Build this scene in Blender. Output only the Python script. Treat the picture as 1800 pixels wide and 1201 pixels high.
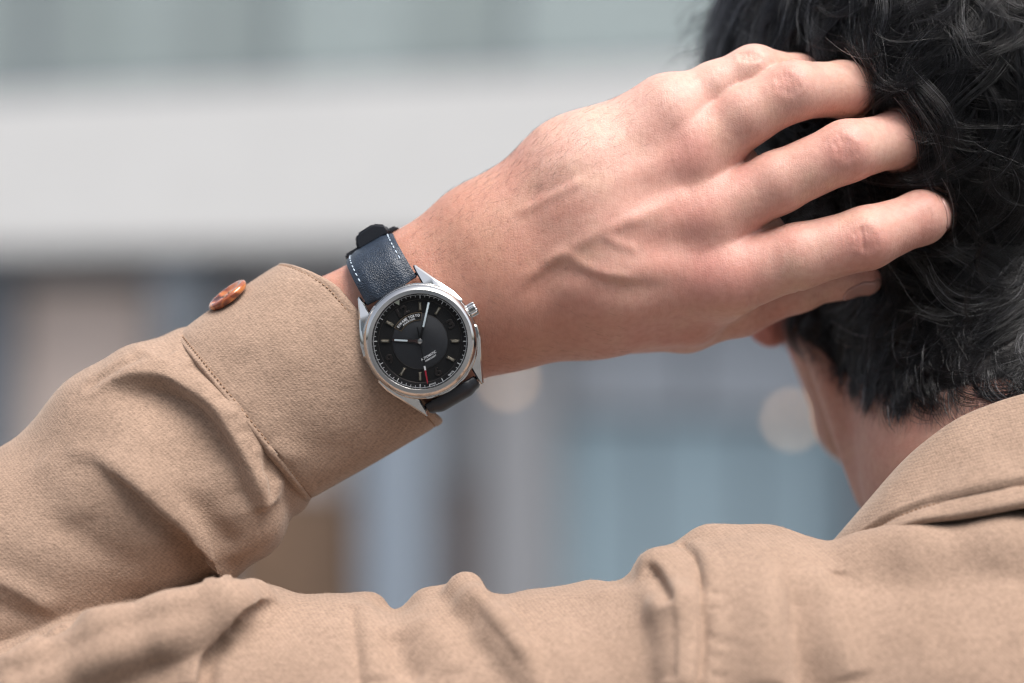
import bpy, bmesh, math, random
import numpy as np
from mathutils import Vector, Matrix, Euler

for _o in list(bpy.data.objects):
    bpy.data.objects.remove(_o)
sc = bpy.context.scene
COL = sc.collection
R = math.radians
rng = np.random.default_rng(11)
random.seed(11)

# ------------------------------------------------------------------ camera
# sculpting unit: 1 unit = 0.19 mm; the dial of the watch is the origin plane,
# 85 mm portrait lens 0.8075 m in front of it, at head height (1.6 m)
S = 0.00019
F_PX = 4250.0
CAM_Z = 1.60
cam_d = bpy.data.cameras.new('camera')
cam = bpy.data.objects.new('camera', cam_d)
COL.objects.link(cam)
cam.location = (0, -F_PX * S, CAM_Z)
cam.rotation_euler = (R(90), 0, 0)
cam_d.lens = 85
cam_d.sensor_width = 36
cam_d.clip_start = 0.05
cam_d.clip_end = 400
cam_d.dof.use_dof = True
cam_d.dof.focus_distance = F_PX * S + 0.0065
cam_d.dof.aperture_fstop = 3.6
sc.camera = cam

# ------------------------------------------------------------------ sky, sun, exposure
SUN_EL, SUN_AZ = R(64), R(142)      # azimuth from +Y towards +X
w = bpy.data.worlds.new('World')
sc.world = w
w.use_nodes = True
nt = w.node_tree
nt.nodes.clear()
sky = nt.nodes.new('ShaderNodeTexSky')
sky.sky_type = 'NISHITA'
sky.sun_disc = False
sky.sun_elevation = SUN_EL
sky.sun_rotation = SUN_AZ
sky.air_density = 1.0
sky.dust_density = 5.0
sky.ozone_density = 1.0
hs = nt.nodes.new('ShaderNodeHueSaturation')
hs.inputs['Saturation'].default_value = 0.45      # thin cloud: a paler sky
bgn = nt.nodes.new('ShaderNodeBackground')
bgn.inputs['Strength'].default_value = 0.10
wo = nt.nodes.new('ShaderNodeOutputWorld')
nt.links.new(sky.outputs[0], hs.inputs['Color'])
nt.links.new(hs.outputs[0], bgn.inputs['Color'])
nt.links.new(bgn.outputs[0], wo.inputs['Surface'])

sun_d = bpy.data.lights.new('sun', 'SUN')
sun_d.energy = 1.4
sun_d.angle = R(42)
sun_d.color = (1.0, 0.975, 0.94)
sun = bpy.data.objects.new('sun', sun_d)
COL.objects.link(sun)
_sd = Vector((math.sin(SUN_AZ) * math.cos(SUN_EL), math.cos(SUN_AZ) * math.cos(SUN_EL), math.sin(SUN_EL)))
sun.rotation_euler = (-_sd).to_track_quat('-Z', 'Y').to_euler()

vs = sc.view_settings
vs.view_transform = 'Standard'
vs.look = 'None'
vs.gamma = 1
vs.use_curve_mapping = False
vs.exposure = 1.36
sc.render.engine = 'CYCLES'
sc.cycles.use_denoising = True
sc.cycles.denoising_prefilter = 'ACCURATE'
sc.cycles.filter_width = 1.2
sc.cycles.max_bounces = 8
sc.cycles.transparent_max_bounces = 12
try:
    sc.cycles_curves.shape = 'RIBBONS'
except Exception:
    pass

# ------------------------------------------------------------------ small helpers
def P(u, v, d=0.0):
    """a spot seen at (u, v) of the 1800x1201 frame, d units behind the dial plane"""
    k = (F_PX + d) / F_PX
    return np.array([(u - 900.0) * k, d, (600.5 - v) * k])

def PR(t):
    u, v, d, r = t
    return P(u, v, d), r * (F_PX + d) / F_PX

def to_world(V):
    V = np.asarray(V, float) * S
    V[..., 2] += CAM_Z
    return V

def to_px(V):
    k = (F_PX + V[:, 1]) / F_PX
    return V[:, 0] / k + 900.0, 600.5 - V[:, 2] / k

def link(o, parent=None):
    COL.objects.link(o)
    if parent is not None:
        o.parent = parent
        o.matrix_parent_inverse = parent.matrix_world.inverted() if False else Matrix.Identity(4)
    return o

def tag(o, label=None, cat=None, group=None, kind=None):
    if label: o['label'] = label
    if cat: o['category'] = cat
    if group: o['group'] = group
    if kind: o['kind'] = kind
    return o

def empty(name, loc=(0, 0, 0), rot=None):
    o = bpy.data.objects.new(name, None)
    o.empty_display_size = 0.01
    o.location = loc
    if rot is not None:
        o.rotation_euler = rot
    return link(o)

def mesh_np(name, V, faces, mat, parent=None, smooth=True, attrs=None, world=True):
    """faces: int array (n,4) or list of tuples"""
    me = bpy.data.meshes.new(name)
    V = to_world(V) if world else np.asarray(V, float)
    if isinstance(faces, np.ndarray):
        n = len(faces)
        me.vertices.add(len(V))
        me.vertices.foreach_set('co', V.astype(np.float32).ravel())
        me.loops.add(n * 4)
        me.loops.foreach_set('vertex_index', faces.astype(np.int32).ravel())
        me.polygons.add(n)
        me.polygons.foreach_set('loop_start', np.arange(0, n * 4, 4, dtype=np.int32))
        me.update(calc_edges=True)
        me.validate()
    else:
        me.from_pydata([tuple(p) for p in V], [], faces)
        me.update()
    if smooth:
        me.polygons.foreach_set('use_smooth', np.ones(len(me.polygons), bool))
    for nm, a in (attrs or {}).items():
        at = me.attributes.new(nm, 'FLOAT', 'POINT')
        at.data.foreach_set('value', np.asarray(a, np.float32))
    if mat is not None:
        me.materials.append(mat)
    o = bpy.data.objects.new(name, me)
    return link(o, parent)

def bm_obj(name, bm, mat, parent=None, smooth=False):
    me = bpy.data.meshes.new(name)
    bmesh.ops.recalc_face_normals(bm, faces=bm.faces)
    bm.to_mesh(me)
    bm.free()
    if smooth:
        me.polygons.foreach_set('use_smooth', np.ones(len(me.polygons), bool))
    if mat is not None:
        me.materials.append(mat)
    return link(bpy.data.objects.new(name, me), parent)

# ------------------------------------------------------------------ materials
def new_mat(name):
    m = bpy.data.materials.new(name)
    m.use_nodes = True
    t = m.node_tree
    b = t.nodes['Principled BSDF']
    return m, t, b

def N(t, kind, **kw):
    n = t.nodes.new(kind)
    for k, v in kw.items():
        if k.startswith('i_'):
            n.inputs[k[2:].replace('_', ' ')].default_value = v
        else:
            setattr(n, k, v)
    return n

def ramp(t, stops, interp='LINEAR'):
    r = t.nodes.new('ShaderNodeValToRGB')
    r.color_ramp.interpolation = interp
    e = r.color_ramp.elements
    while len(e) > 1:
        e.remove(e[-1])
    e[0].position, e[0].color = stops[0][0], (*stops[0][1], 1) if len(stops[0][1]) == 3 else stops[0][1]
    for p, c in stops[1:]:
        x = e.new(p)
        x.color = (*c, 1)
    return r

def plain(name, col, rough=0.5, metal=0.0, noise=0.0, nscale=200.0, bump=0.0, bscale=400.0, spec=0.5, **kw):
    m, t, b = new_mat(name)
    b.inputs['Base Color'].default_value = (*col, 1)
    b.inputs['Roughness'].default_value = rough
    b.inputs['Metallic'].default_value = metal
    b.inputs['Specular IOR Level'].default_value = spec
    tc = N(t, 'ShaderNodeTexCoord')
    if noise:
        nz = N(t, 'ShaderNodeTexNoise', i_Scale=nscale, i_Detail=4.0)
        t.links.new(tc.outputs['Object'], nz.inputs['Vector'])
        lo = tuple(c * (1 - noise) for c in col)
        hi = tuple(min(1, c * (1 + noise)) for c in col)
        rp = ramp(t, [(0.3, lo), (0.7, hi)])
        t.links.new(nz.outputs['Fac'], rp.inputs['Fac'])
        t.links.new(rp.outputs[0], b.inputs['Base Color'])
    if bump:
        nb = N(t, 'ShaderNodeTexNoise', i_Scale=bscale, i_Detail=3.0)
        t.links.new(tc.outputs['Object'], nb.inputs['Vector'])
        bp = N(t, 'ShaderNodeBump', i_Strength=bump, i_Distance=0.0005)
        t.links.new(nb.outputs['Fac'], bp.inputs['Height'])
        t.links.new(bp.outputs[0], b.inputs['Normal'])
    for k, v in kw.items():
        b.inputs[k.replace('_', ' ')].default_value = v
    return m
# ------------------------------------------------------------------ implicit modelling (numpy)
def axis(lo, hi, flo, fhi, fine, coarse, grow=1.18):
    mid = list(np.arange(flo, fhi + fine * 0.5, fine))
    a, s = [], fine
    x = mid[0]
    while x > lo:
        s = min(s * grow, coarse); x -= s; a.append(x)
    b, s = [], fine
    x = mid[-1]
    while x < hi:
        s = min(s * grow, coarse); x += s; b.append(x)
    return np.array(a[::-1] + mid + b, np.float32)

class Field:
    def __init__(self, xs, ys, zs):
        self.xs, self.ys, self.zs = xs, ys, zs
        self.F = np.full((len(xs), len(ys), len(zs)), 1e3, np.float32)

    def box(self, lo, hi):
        sl, g = [], []
        for ax, l, h in zip((self.xs, self.ys, self.zs), lo, hi):
            i0 = max(0, np.searchsorted(ax, l) - 1)
            i1 = min(len(ax), np.searchsorted(ax, h) + 1)
            if i1 <= i0:
                return None, None
            sl.append(slice(i0, i1)); g.append(ax[i0:i1])
        return tuple(sl), g

    def sub_field(self, lo, hi):
        sl, g = self.box(lo, hi)
        f = Field(*g)
        f.sl = sl
        return f

    def merge(self, f, k):
        v = self.F[f.sl]
        self.F[f.sl] = smin(v, f.F, k)

    def cone(self, a, b, ra, rb, k, flat=1.0, nvec=None, op='add'):
        a = np.asarray(a, np.float32); b = np.asarray(b, np.float32)
        m = max(ra, rb) + k + 30
        sl, g = self.box(np.minimum(a, b) - m, np.maximum(a, b) + m)
        if sl is None:
            return
        X = g[0][:, None, None] - a[0]; Y = g[1][None, :, None] - a[1]; Z = g[2][None, None, :] - a[2]
        ab = b - a
        L2 = float(ab @ ab) + 1e-6
        t = np.clip((X * ab[0] + Y * ab[1] + Z * ab[2]) / L2, 0, 1)
        qx, qy, qz = X - t * ab[0], Y - t * ab[1], Z - t * ab[2]
        d2 = qx * qx + qy * qy + qz * qz
        if flat != 1.0:
            n = np.asarray(nvec if nvec is not None else (0, 1, 0), np.float32)
            n = n / np.linalg.norm(n)
            qn = qx * n[0] + qy * n[1] + qz * n[2]
            d2 = d2 + (flat * flat - 1) * qn * qn
        t = t * t * (3 - 2 * t)
        d = np.sqrt(d2) - (ra + t * (rb - ra))
        if op == 'add':
            self.F[sl] = smin(self.F[sl], d, k)
        else:
            self.F[sl] = -smin(-self.F[sl], d, k)

    def chain(self, pts, k, k0=None, flat=1.0, nvec=None, op='add'):
        Q = [PR(p) for p in pts]
        for i in range(len(Q) - 1):
            self.cone(Q[i][0], Q[i + 1][0], Q[i][1], Q[i + 1][1], (k0 if (k0 is not None and i == 0) else k), flat, nvec, op)

    def ellipsoid(self, c, r, k, rot=None, op='add'):
        c = np.asarray(c, np.float32); r = np.asarray(r, np.float32)
        m = float(r.max()) + k + 30
        sl, g = self.box(c - m, c + m)
        if sl is None:
            return
        X = g[0][:, None, None] - c[0]; Y = g[1][None, :, None] - c[1]; Z = g[2][None, None, :] - c[2]
        if rot is not None:
            M = np.array(Euler(rot).to_matrix().inverted(), np.float32)
            X, Y, Z = (M[0, 0] * X + M[0, 1] * Y + M[0, 2] * Z, M[1, 0] * X + M[1, 1] * Y + M[1, 2] * Z,
                       M[2, 0] * X + M[2, 1] * Y + M[2, 2] * Z)
        k0 = np.sqrt((X / r[0]) ** 2 + (Y / r[1]) ** 2 + (Z / r[2]) ** 2)
        k1 = np.sqrt((X / r[0] ** 2) ** 2 + (Y / r[1] ** 2) ** 2 + (Z / r[2] ** 2) ** 2) + 1e-9
        d = k0 * (k0 - 1) / k1
        d = np.where(k0 < 1e-3, -r.min(), d)
        if op == 'add':
            self.F[sl] = smin(self.F[sl], d, k)
        else:
            self.F[sl] = -smin(-self.F[sl], d, k)

    def sample(self, V):
        """trilinear value at points"""
        idx, fr = [], []
        for c, ax in enumerate((self.xs, self.ys, self.zs)):
            q = np.interp(V[:, c], ax, np.arange(len(ax)))
            i = np.clip(q.astype(int), 0, len(ax) - 2)
            idx.append(i); fr.append((q - i).astype(np.float32))
        out = 0
        for a in (0, 1):
            for b in (0, 1):
                for c in (0, 1):
                    wgt = ((fr[0] if a else 1 - fr[0]) * (fr[1] if b else 1 - fr[1]) * (fr[2] if c else 1 - fr[2]))
                    out = out + wgt * self.F[idx[0] + a, idx[1] + b, idx[2] + c]
        return out

    def surface(self):
        F = self.F
        nx, ny, nz = F.shape
        cx, cy, cz = nx - 1, ny - 1, nz - 1
        S_ = F < 0
        cells, pts = [], []
        quads = []
        for ax in range(3):
            s0 = [slice(None)] * 3; s1 = [slice(None)] * 3
            s0[ax] = slice(0, -1); s1[ax] = slice(1, None)
            s0, s1 = tuple(s0), tuple(s1)
            cr = S_[s0] != S_[s1]
            I = np.argwhere(cr)
            f0 = F[s0][cr]; f1 = F[s1][cr]
            t = f0 / (f0 - f1)
            pt = I.astype(np.float32).copy()
            pt[:, ax] += t
            b, c = [(1, 2), (2, 0), (0, 1)][ax]
            ok = (I[:, b] > 0) & (I[:, c] > 0) & (I[:, b] < (nx, ny, nz)[b] - 1) & (I[:, c] < (nx, ny, nz)[c] - 1)
            I, pt = I[ok], pt[ok]
            inside_first = (f0[ok] < 0)
            ids = []
            for db, dc in ((-1, -1), (0, -1), (0, 0), (-1, 0)):
                J = I.copy()
                J[:, b] += db; J[:, c] += dc
                ids.append((J[:, 0] * cy + J[:, 1]) * cz + J[:, 2])
            ids = np.stack(ids, 1)
            for q in range(4):
                cells.append(ids[:, q]); pts.append(pt)
            ids[~inside_first] = ids[~inside_first][:, ::-1]
            quads.append(ids)
        cells = np.concatenate(cells); pts = np.concatenate(pts); quads = np.concatenate(quads)
        u, inv = np.unique(cells, return_inverse=True)
        cnt = np.bincount(inv)
        V = np.stack([np.bincount(inv, pts[:, i]) / cnt for i in range(3)], 1)
        V = np.stack([np.interp(V[:, i], np.arange(len(a)), a) for i, a in enumerate((self.xs, self.ys, self.zs))], 1)
        Q = np.searchsorted(u, quads)
        return V, Q

def smin(a, b, k):
    if k <= 0:
        return np.minimum(a, b)
    h = np.maximum(k - np.abs(a - b), 0) / k
    return np.minimum(a, b) - h * h * (k * 0.25)

def keep_largest(V, Q):
    n = len(V)
    lab = np.arange(n)
    e = np.concatenate([Q[:, [0, 1]], Q[:, [1, 2]], Q[:, [2, 3]]])
    while True:
        m = np.minimum(lab[e[:, 0]], lab[e[:, 1]])
        new = lab.copy()
        np.minimum.at(new, e[:, 0], m); np.minimum.at(new, e[:, 1], m)
        new = new[new]
        new = new[new]
        if (new == lab).all():
            break
        lab = new
    big = np.bincount(lab).argmax()
    ok = lab == big
    idx = np.cumsum(ok) - 1
    return V[ok], idx[Q[ok[Q[:, 0]]]]

def edges_of(Q):
    e = np.concatenate([Q[:, [0, 1]], Q[:, [1, 2]], Q[:, [2, 3]], Q[:, [3, 0]]])
    return e

def relax(V, Q, it=2, lam=0.5, mask=None):
    e = edges_of(Q)
    n = len(V)
    cnt = np.bincount(e[:, 0], minlength=n) + np.bincount(e[:, 1], minlength=n)
    for _ in range(it):
        A = np.stack([np.bincount(e[:, 0], V[e[:, 1], i], n) + np.bincount(e[:, 1], V[e[:, 0], i], n) for i in range(3)], 1)
        A /= np.maximum(cnt, 1)[:, None]
        l = lam if mask is None else lam * mask[:, None]
        V = V + l * (A - V)
    return V

def normals(V, Q):
    a = V[Q[:, 2]] - V[Q[:, 0]]; b = V[Q[:, 3]] - V[Q[:, 1]]
    fn = np.cross(a, b)
    n = np.zeros_like(V)
    for q in range(4):
        for i in range(3):
            n[:, i] += np.bincount(Q[:, q], fn[:, i], len(V))
    return n / (np.linalg.norm(n, axis=1, keepdims=True) + 1e-9)

class Sculpt:
    """strokes on a finished surface: each is laid on the side of the surface that faces the lens axis"""
    def __init__(self, V, Q, cell=7.0):
        self.V, self.Q, self.cell = V, Q, cell
        self.refresh()

    def refresh(self):
        self.Nn = normals(self.V, self.Q)
        u, v = to_px(self.V)
        self.u, self.v = u, v
        c = self.cell
        gi = ((u + 600) / c).astype(int); gj = ((v + 600) / c).astype(int)
        self.W = 500
        ok = (gi >= 0) & (gj >= 0) & (gi < self.W) & (gj < self.W) & (self.Nn[:, 1] < 0.15)
        self.grid = np.full((self.W, self.W), 1e9)
        np.minimum.at(self.grid, (gi[ok], gj[ok]), self.V[ok, 1])

    def depth(self, u, v, rad=1):
        i, j = int((u + 600) / self.cell), int((v + 600) / self.cell)
        for r in range(rad, 7):
            g = self.grid[max(0, i - r):i + r + 1, max(0, j - r):j + r + 1]
            g = g[g < 1e8]
            if len(g):
                return float(np.median(g)) if r == 1 else float(g.min())
        return 0.0

    def path(self, pts, step=6.0):
        p = np.asarray([q[:2] for q in pts], float)
        # Catmull-Rom through the points
        if len(p) > 2:
            e = np.concatenate([[2 * p[0] - p[1]], p, [2 * p[-1] - p[-2]]])
            out = []
            for i in range(len(p) - 1):
                a, b, c, d = e[i:i + 4]
                n = max(2, int(np.linalg.norm(c - b) / step))
                for t in np.linspace(0, 1, n, endpoint=False):
                    out.append(0.5 * (2 * b + (c - a) * t + (2 * a - 5 * b + 4 * c - d) * t * t + (3 * b - a - 3 * c + d) * t ** 3))
            out.append(p[-1])
            p = np.array(out)
        else:
            n = max(2, int(np.linalg.norm(p[1] - p[0]) / step))
            p = p[0] + np.linspace(0, 1, n)[:, None] * (p[1] - p[0])
        d = np.array([self.depth(a, b) for a, b in p])
        for _ in range(3):
            d[1:-1] = (d[:-2] + 2 * d[1:-1] + d[2:]) / 4
        return p, d

    def field(self, pts, w, taper=(0.15, 0.15)):
        p, d = self.path(pts)
        A = np.array([P(a, b, c) for (a, b), c in zip(p, d)])
        W_ = max(w) * 2.6
        lo, hi = A.min(0) - W_, A.max(0) + W_
        idx = np.nonzero(((self.V > lo) & (self.V < hi)).all(1))[0]
        if len(idx) == 0:
            return idx, None, None, None
        X = self.V[idx]
        best = np.full(len(idx), 1e9); bt = np.zeros(len(idx)); side = np.zeros(len(idx))
        n = len(A) - 1
        for i in range(n):
            ab = A[i + 1] - A[i]
            q = X - A[i]
            t = np.clip(q @ ab / (ab @ ab + 1e-9), 0, 1)
            r = q - t[:, None] * ab
            dd = np.einsum('ij,ij->i', r, r)
            m = dd < best
            best[m] = dd[m]
            bt[m] = (i + t[m]) / n
            side[m] = (ab[0] * r[m, 2] - ab[2] * r[m, 0])
        dist = np.sqrt(best)
        e = np.ones(len(idx))
        if taper[0] > 0: e = np.minimum(e, bt / taper[0])
        if taper[1] > 0: e = np.minimum(e, (1 - bt) / taper[1])
        e = np.clip(e, 0, 1); e = e * e * (3 - 2 * e)
        return idx, dist, side, e

    def stroke(self, pts, h, w, w2=None, taper=(0.2, 0.2), push=0.0):
        """ridge (h>0) or groove (h<0); w = width to the left of the path's direction, w2 to the right (as seen)"""
        w2 = w2 or w
        idx, dist, side, e = self.field(pts, (w, w2), taper)
        if dist is None:
            return
        ww = np.where(side > 0, w, w2)
        dsp = h * np.exp(-(dist / ww) ** 2) * e
        self.V[idx] += dsp[:, None] * self.Nn[idx]
        if push:      # lean the crest sideways (to the right of travel) so that it overhangs
            a, b = P(*pts[0][:2]), P(*pts[-1][:2])
            q = np.array([(b - a)[2], 0, -(b - a)[0]]); q /= np.linalg.norm(q)
            self.V[idx] += (push * dsp / abs(h))[:, None] * q

    def attr(self, pts, w, arr, val=1.0, taper=(0.0, 0.0)):
        idx, dist, side, e = self.field(pts, (w, w), taper)
        if dist is None:
            return
        arr[idx] = np.maximum(arr[idx], val * np.exp(-(dist / w) ** 2) * e)
# ------------------------------------------------------------------ the person: one continuous body
skin, st, sb_ = new_mat('skin')
def make_skin():
    t, b = st, sb_
    tc = N(t, 'ShaderNodeTexCoord')
    red = N(t, 'ShaderNodeAttribute', attribute_name='red')
    scalp = N(t, 'ShaderNodeAttribute', attribute_name='scalp')
    pale = N(t, 'ShaderNodeAttribute', attribute_name='pale')
    n1 = N(t, 'ShaderNodeTexNoise', i_Scale=60.0, i_Detail=3.0, i_Roughness=0.55)
    n2 = N(t, 'ShaderNodeTexNoise', i_Scale=420.0, i_Detail=3.0)
    for n in (n1, n2):
        t.links.new(tc.outputs['Object'], n.inputs['Vector'])
    r1 = ramp(t, [(0.30, (0.525, 0.270, 0.215)), (0.50, (0.550, 0.315, 0.252)), (0.70, (0.565, 0.350, 0.265))])
    t.links.new(n1.outputs['Fac'], r1.inputs['Fac'])
    # redder over the knuckles and finger ends
    mr = N(t, 'ShaderNodeMix', data_type='RGBA')
    mr.inputs[7].default_value = (0.54, 0.225, 0.19, 1)
    t.links.new(red.outputs['Fac'], mr.inputs[0])
    t.links.new(r1.outputs[0], mr.inputs[6])
    mp = N(t, 'ShaderNodeMix', data_type='RGBA')
    mp.inputs[7].default_value = (0.60, 0.40, 0.33, 1)
    t.links.new(pale.outputs['Fac'], mp.inputs[0])
    t.links.new(mr.outputs[2], mp.inputs[6])
    tan = N(t, 'ShaderNodeAttribute', attribute_name='tan')
    mt = N(t, 'ShaderNodeMix', data_type='RGBA')
    mt.inputs[7].default_value = (0.39, 0.178, 0.115, 1)
    t.links.new(tan.outputs['Fac'], mt.inputs[0])
    t.links.new(mp.outputs[2], mt.inputs[6])
    # small mottling, pores
    mm = N(t, 'ShaderNodeMix', data_type='RGBA', blend_type='MULTIPLY')
    mm.inputs[0].default_value = 0.7
    r2 = ramp(t, [(0.28, (0.86, 0.80, 0.79)), (0.6, (1, 1, 1))])
    t.links.new(n2.outputs['Fac'], r2.inputs['Fac'])
    t.links.new(mt.outputs[2], mm.inputs[6]); t.links.new(r2.outputs[0], mm.inputs[7])
    ms = N(t, 'ShaderNodeMix', data_type='RGBA')
    ms.inputs[7].default_value = (0.014, 0.011, 0.010, 1)
    t.links.new(scalp.outputs['Fac'], ms.inputs[0])
    t.links.new(mm.outputs[2], ms.inputs[6])
    t.links.new(ms.outputs[2], b.inputs['Base Color'])
    b.inputs['Roughness'].default_value = 0.46
    b.inputs['Specular IOR Level'].default_value = 0.30
    sw = N(t, 'ShaderNodeMath', operation='MULTIPLY_ADD')
    sw.inputs[1].default_value = -0.22; sw.inputs[2].default_value = 0.22
    t.links.new(scalp.outputs['Fac'], sw.inputs[0])
    t.links.new(sw.outputs[0], b.inputs['Subsurface Weight'])
    b.inputs['Subsurface Radius'].default_value = (1.0, 0.34, 0.18)
    b.inputs['Subsurface Scale'].default_value = 0.0032
    # skin relief: fine diamond creases running across, and pores
    mp_ = N(t, 'ShaderNodeMapping')
    mp_.inputs['Rotation'].default_value = (0, R(-28), 0)
    mp_.inputs['Scale'].default_value = (1.0, 1.0, 1.0)
    t.links.new(tc.outputs['Object'], mp_.inputs['Vector'])
    vo = N(t, 'ShaderNodeTexVoronoi', feature='DISTANCE_TO_EDGE', i_Scale=850.0)
    t.links.new(mp_.outputs[0], vo.inputs['Vector'])
    mv = N(t, 'ShaderNodeMath', operation='MINIMUM'); mv.inputs[1].default_value = 0.22
    t.links.new(vo.outputs['Distance'], mv.inputs[0])
    mp2 = N(t, 'ShaderNodeMapping')
    mp2.inputs['Rotation'].default_value = (0, R(-28), 0)
    mp2.inputs['Scale'].default_value = (1.0, 0.6, 0.25)
    t.links.new(tc.outputs['Object'], mp2.inputs['Vector'])
    n3 = N(t, 'ShaderNodeTexNoise', i_Scale=900.0, i_Detail=3.0, i_Distortion=0.4)
    t.links.new(mp2.outputs[0], n3.inputs['Vector'])
    ad = N(t, 'ShaderNodeMath', operation='ADD')
    t.links.new(mv.outputs[0], ad.inputs[0]); t.links.new(n3.outputs['Fac'], ad.inputs[1])
    bp = N(t, 'ShaderNodeBump', i_Strength=0.55, i_Distance=0.0003)
    t.links.new(ad.outputs[0], bp.inputs['Height'])
    t.links.new(bp.outputs[0], b.inputs['Normal'])
make_skin()

bx = axis(-1500, 2100, -340, 790, 3.5, 30)
by = axis(-500, 1500, -10, 320, 3.5, 12)
bz = axis(-3300, 1250, -130, 560, 3.5, 30)
BF = Field(bx, by, bz)

def palm_part(f):
    # carpus and metacarpals, wrist
    f.chain([(380, 760, 160, 150), (600, 638, 160, 144), (770, 537, 158, 143), (860, 480, 155, 148)], 30, flat=1.32)
    f.chain([(870, 420, 155, 92), (1010, 306, 135, 88), (1175, 206, 120, 75)], 70)
    f.chain([(880, 450, 150, 92), (1040, 355, 118, 84), (1215, 282, 103, 66)], 70)
    f.chain([(890, 480, 150, 92), (1050, 420, 112, 84), (1235, 385, 94, 66)], 70)
    f.chain([(895, 520, 150, 92), (1060, 495, 122, 84), (1270, 487, 100, 66)], 70)
    # first interosseous muscle, thenar side and the palm behind
    f.chain([(905, 560, 185, 82), (1040, 545, 190, 72), (1215, 550, 185, 60)], 60)
    f.chain([(930, 470, 205, 95), (1150, 400, 200, 85)], 60)
    f.chain([(930, 380, 210, 80), (1150, 270, 195, 75)], 60)
    # webs between the fingers
    f.chain([(1175, 240, 140, 55), (1232, 200, 150, 34)], 30)
    f.chain([(1230, 330, 130, 52), (1300, 290, 145, 36)], 30)
    f.chain([(1255, 430, 125, 55), (1345, 408, 135, 36)], 30)
    f.chain([(1260, 520, 150, 48), (1310, 520, 185, 38)], 30)

FINGERS = dict(
    pinky=[(1180, 205, 118, 68), (1255, 160, 118, 49), (1325, 128, 122, 47), (1400, 138, 205, 41), (1420, 146, 275, 33)],
    ring=[(1215, 282, 100, 66), (1310, 205, 76, 52), (1395, 160, 72, 51), (1482, 157, 140, 48), (1500, 172, 235, 41)],
    middle=[(1235, 385, 90, 66), (1365, 322, 68, 54), (1488, 266, 58, 53), (1570, 247, 130, 48), (1582, 258, 230, 41)],
    index=[(1270, 490, 97, 68), (1400, 452, 70, 57), (1522, 419, 62, 54), (1618, 383, 106, 46), (1640, 373, 182, 40)],
)
THUMB = [(930, 570, 235, 66), (1060, 562, 250, 62), (1205, 562, 238, 56), (1300, 540, 225, 50), (1400, 505, 215, 43), (1470, 487, 215, 38), (1520, 490, 225, 29)]

def hand_part(F):
    h = F.sub_field((-520, -60, -240), (860, 420, 640))
    palm_part(h)
    fg = h.sub_field((-520, -60, -240), (860, 420, 640))
    for nm, ch in FINGERS.items():
        one = h.sub_field((-520, -60, -240), (860, 420, 640))
        one.chain(ch, 16)
        fg.F = smin(fg.F, one.F, 5)
    h.F = smin(h.F, fg.F, 26)
    th = h.sub_field((-520, -60, -240), (860, 420, 640))
    th.chain(THUMB, 18)
    h.F = smin(h.F, th.F, 16)
    return h
HF = hand_part(BF)

# arm inside the sleeve, torso, neck, head
BF.chain([(380, 760, 160, 150), (150, 910, 140, 165), (-350, 1290, 80, 170)], 30)
BF.chain([(-350, 1290, 80, 170), (400, 1310, 50, 200), (1330, 1240, 10, 230)], 40)
BF.chain([(1330, 1240, 10, 225), (1850, 1180, 90, 220), (2480, 1260, 30, 225)], 80)
BF.chain([(2480, 1260, 30, 210), (2600, 1900, 60, 180), (2580, 2500, 120, 150), (2420, 3300, 60, 130)], 60)
BF.chain([(1650, 1500, 130, 330), (1850, 2500, 130, 350), (1820, 3300, 130, 370)], 80, flat=1.4)
BF.chain([(2050, 1500, 130, 330), (1990, 2500, 130, 350), (2020, 3300, 130, 370)], 80, flat=1.4)
BF.chain([(1900, 1080, 240, 300), (1790, 800, 330, 268), (1730, 520, 470, 275)], 60)
HEAD_C = P(1668, 165, 592)
HEAD_ROT = (R(-14), R(8), 0)
BF.ellipsoid(HEAD_C, (428, 505, 470), 70, rot=HEAD_ROT)
# jaw, chin, face
BF.chain([(1428, 560, 540, 62), (1506, 740, 760, 66), (1665, 905, 1000, 75)], 50)
BF.chain([(2040, 540, 560, 75), (2010, 760, 800, 80), (1800, 900, 1010, 75)], 50)
BF.ellipsoid(P(1740, 600, 840), (260, 260, 330), 80, rot=HEAD_ROT)
BF.chain([(1720, 430, 1100, 30), (1715, 560, 1195, 45)], 30)
BF.chain([(1650, 740, 1095, 30), (1790, 740, 1095, 30)], 25)
BF.chain([(1560, 360, 1060, 40), (1880, 360, 1060, 40)], 40)
for eu in (1590, 1850):
    BF.ellipsoid(P(eu, 440, 1120), (60, 50, 38), 30, op='sub')
    BF.ellipsoid(P(eu, 440, 1085), (42, 42, 42), 6)
# sternocleidomastoid and trapezius edges
BF.chain([(1440, 580, 470, 42), (1556, 860, 400, 56)], 25)
# the ears
def ear(u, s, vtop=330, vbot=600, d=520):
    BF.chain([(u, 430, d, 20), (u - s * 70, 380, d - 40, 16), (u - s * 95, 440, d - 30, 16), (u - s * 78, 520, d + 10, 17), (u - s * 40, 585, d + 20, 26)], 14)
    BF.ellipsoid(P(u - s * 40, 470, d), (55, 16, 95), 20)
    BF.ellipsoid(P(u - s * 40, 582, d + 20), (44, 20, 30), 10)
ear(1395, 1)
ear(2090, -1)

BF.merge(HF, 0)
bV, bQ = BF.surface()
bV, bQ = keep_largest(bV, bQ)
bV = relax(bV, bQ, 3, 0.5)
SK = Sculpt(bV, bQ, 6.0)

def u2(p):  # handy for reading pixel lists
    return p

# tendons on the back of the hand
SK.stroke([(930, 330), (1050, 255), (1165, 205)], 2, 24)
SK.stroke([(920, 400), (1060, 325), (1195, 268)], 2.2, 24)
SK.stroke([(930, 455), (1070, 400), (1215, 372)], 2.4, 25)
SK.stroke([(960, 520), (1090, 478), (1240, 470)], 4, 27)
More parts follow.
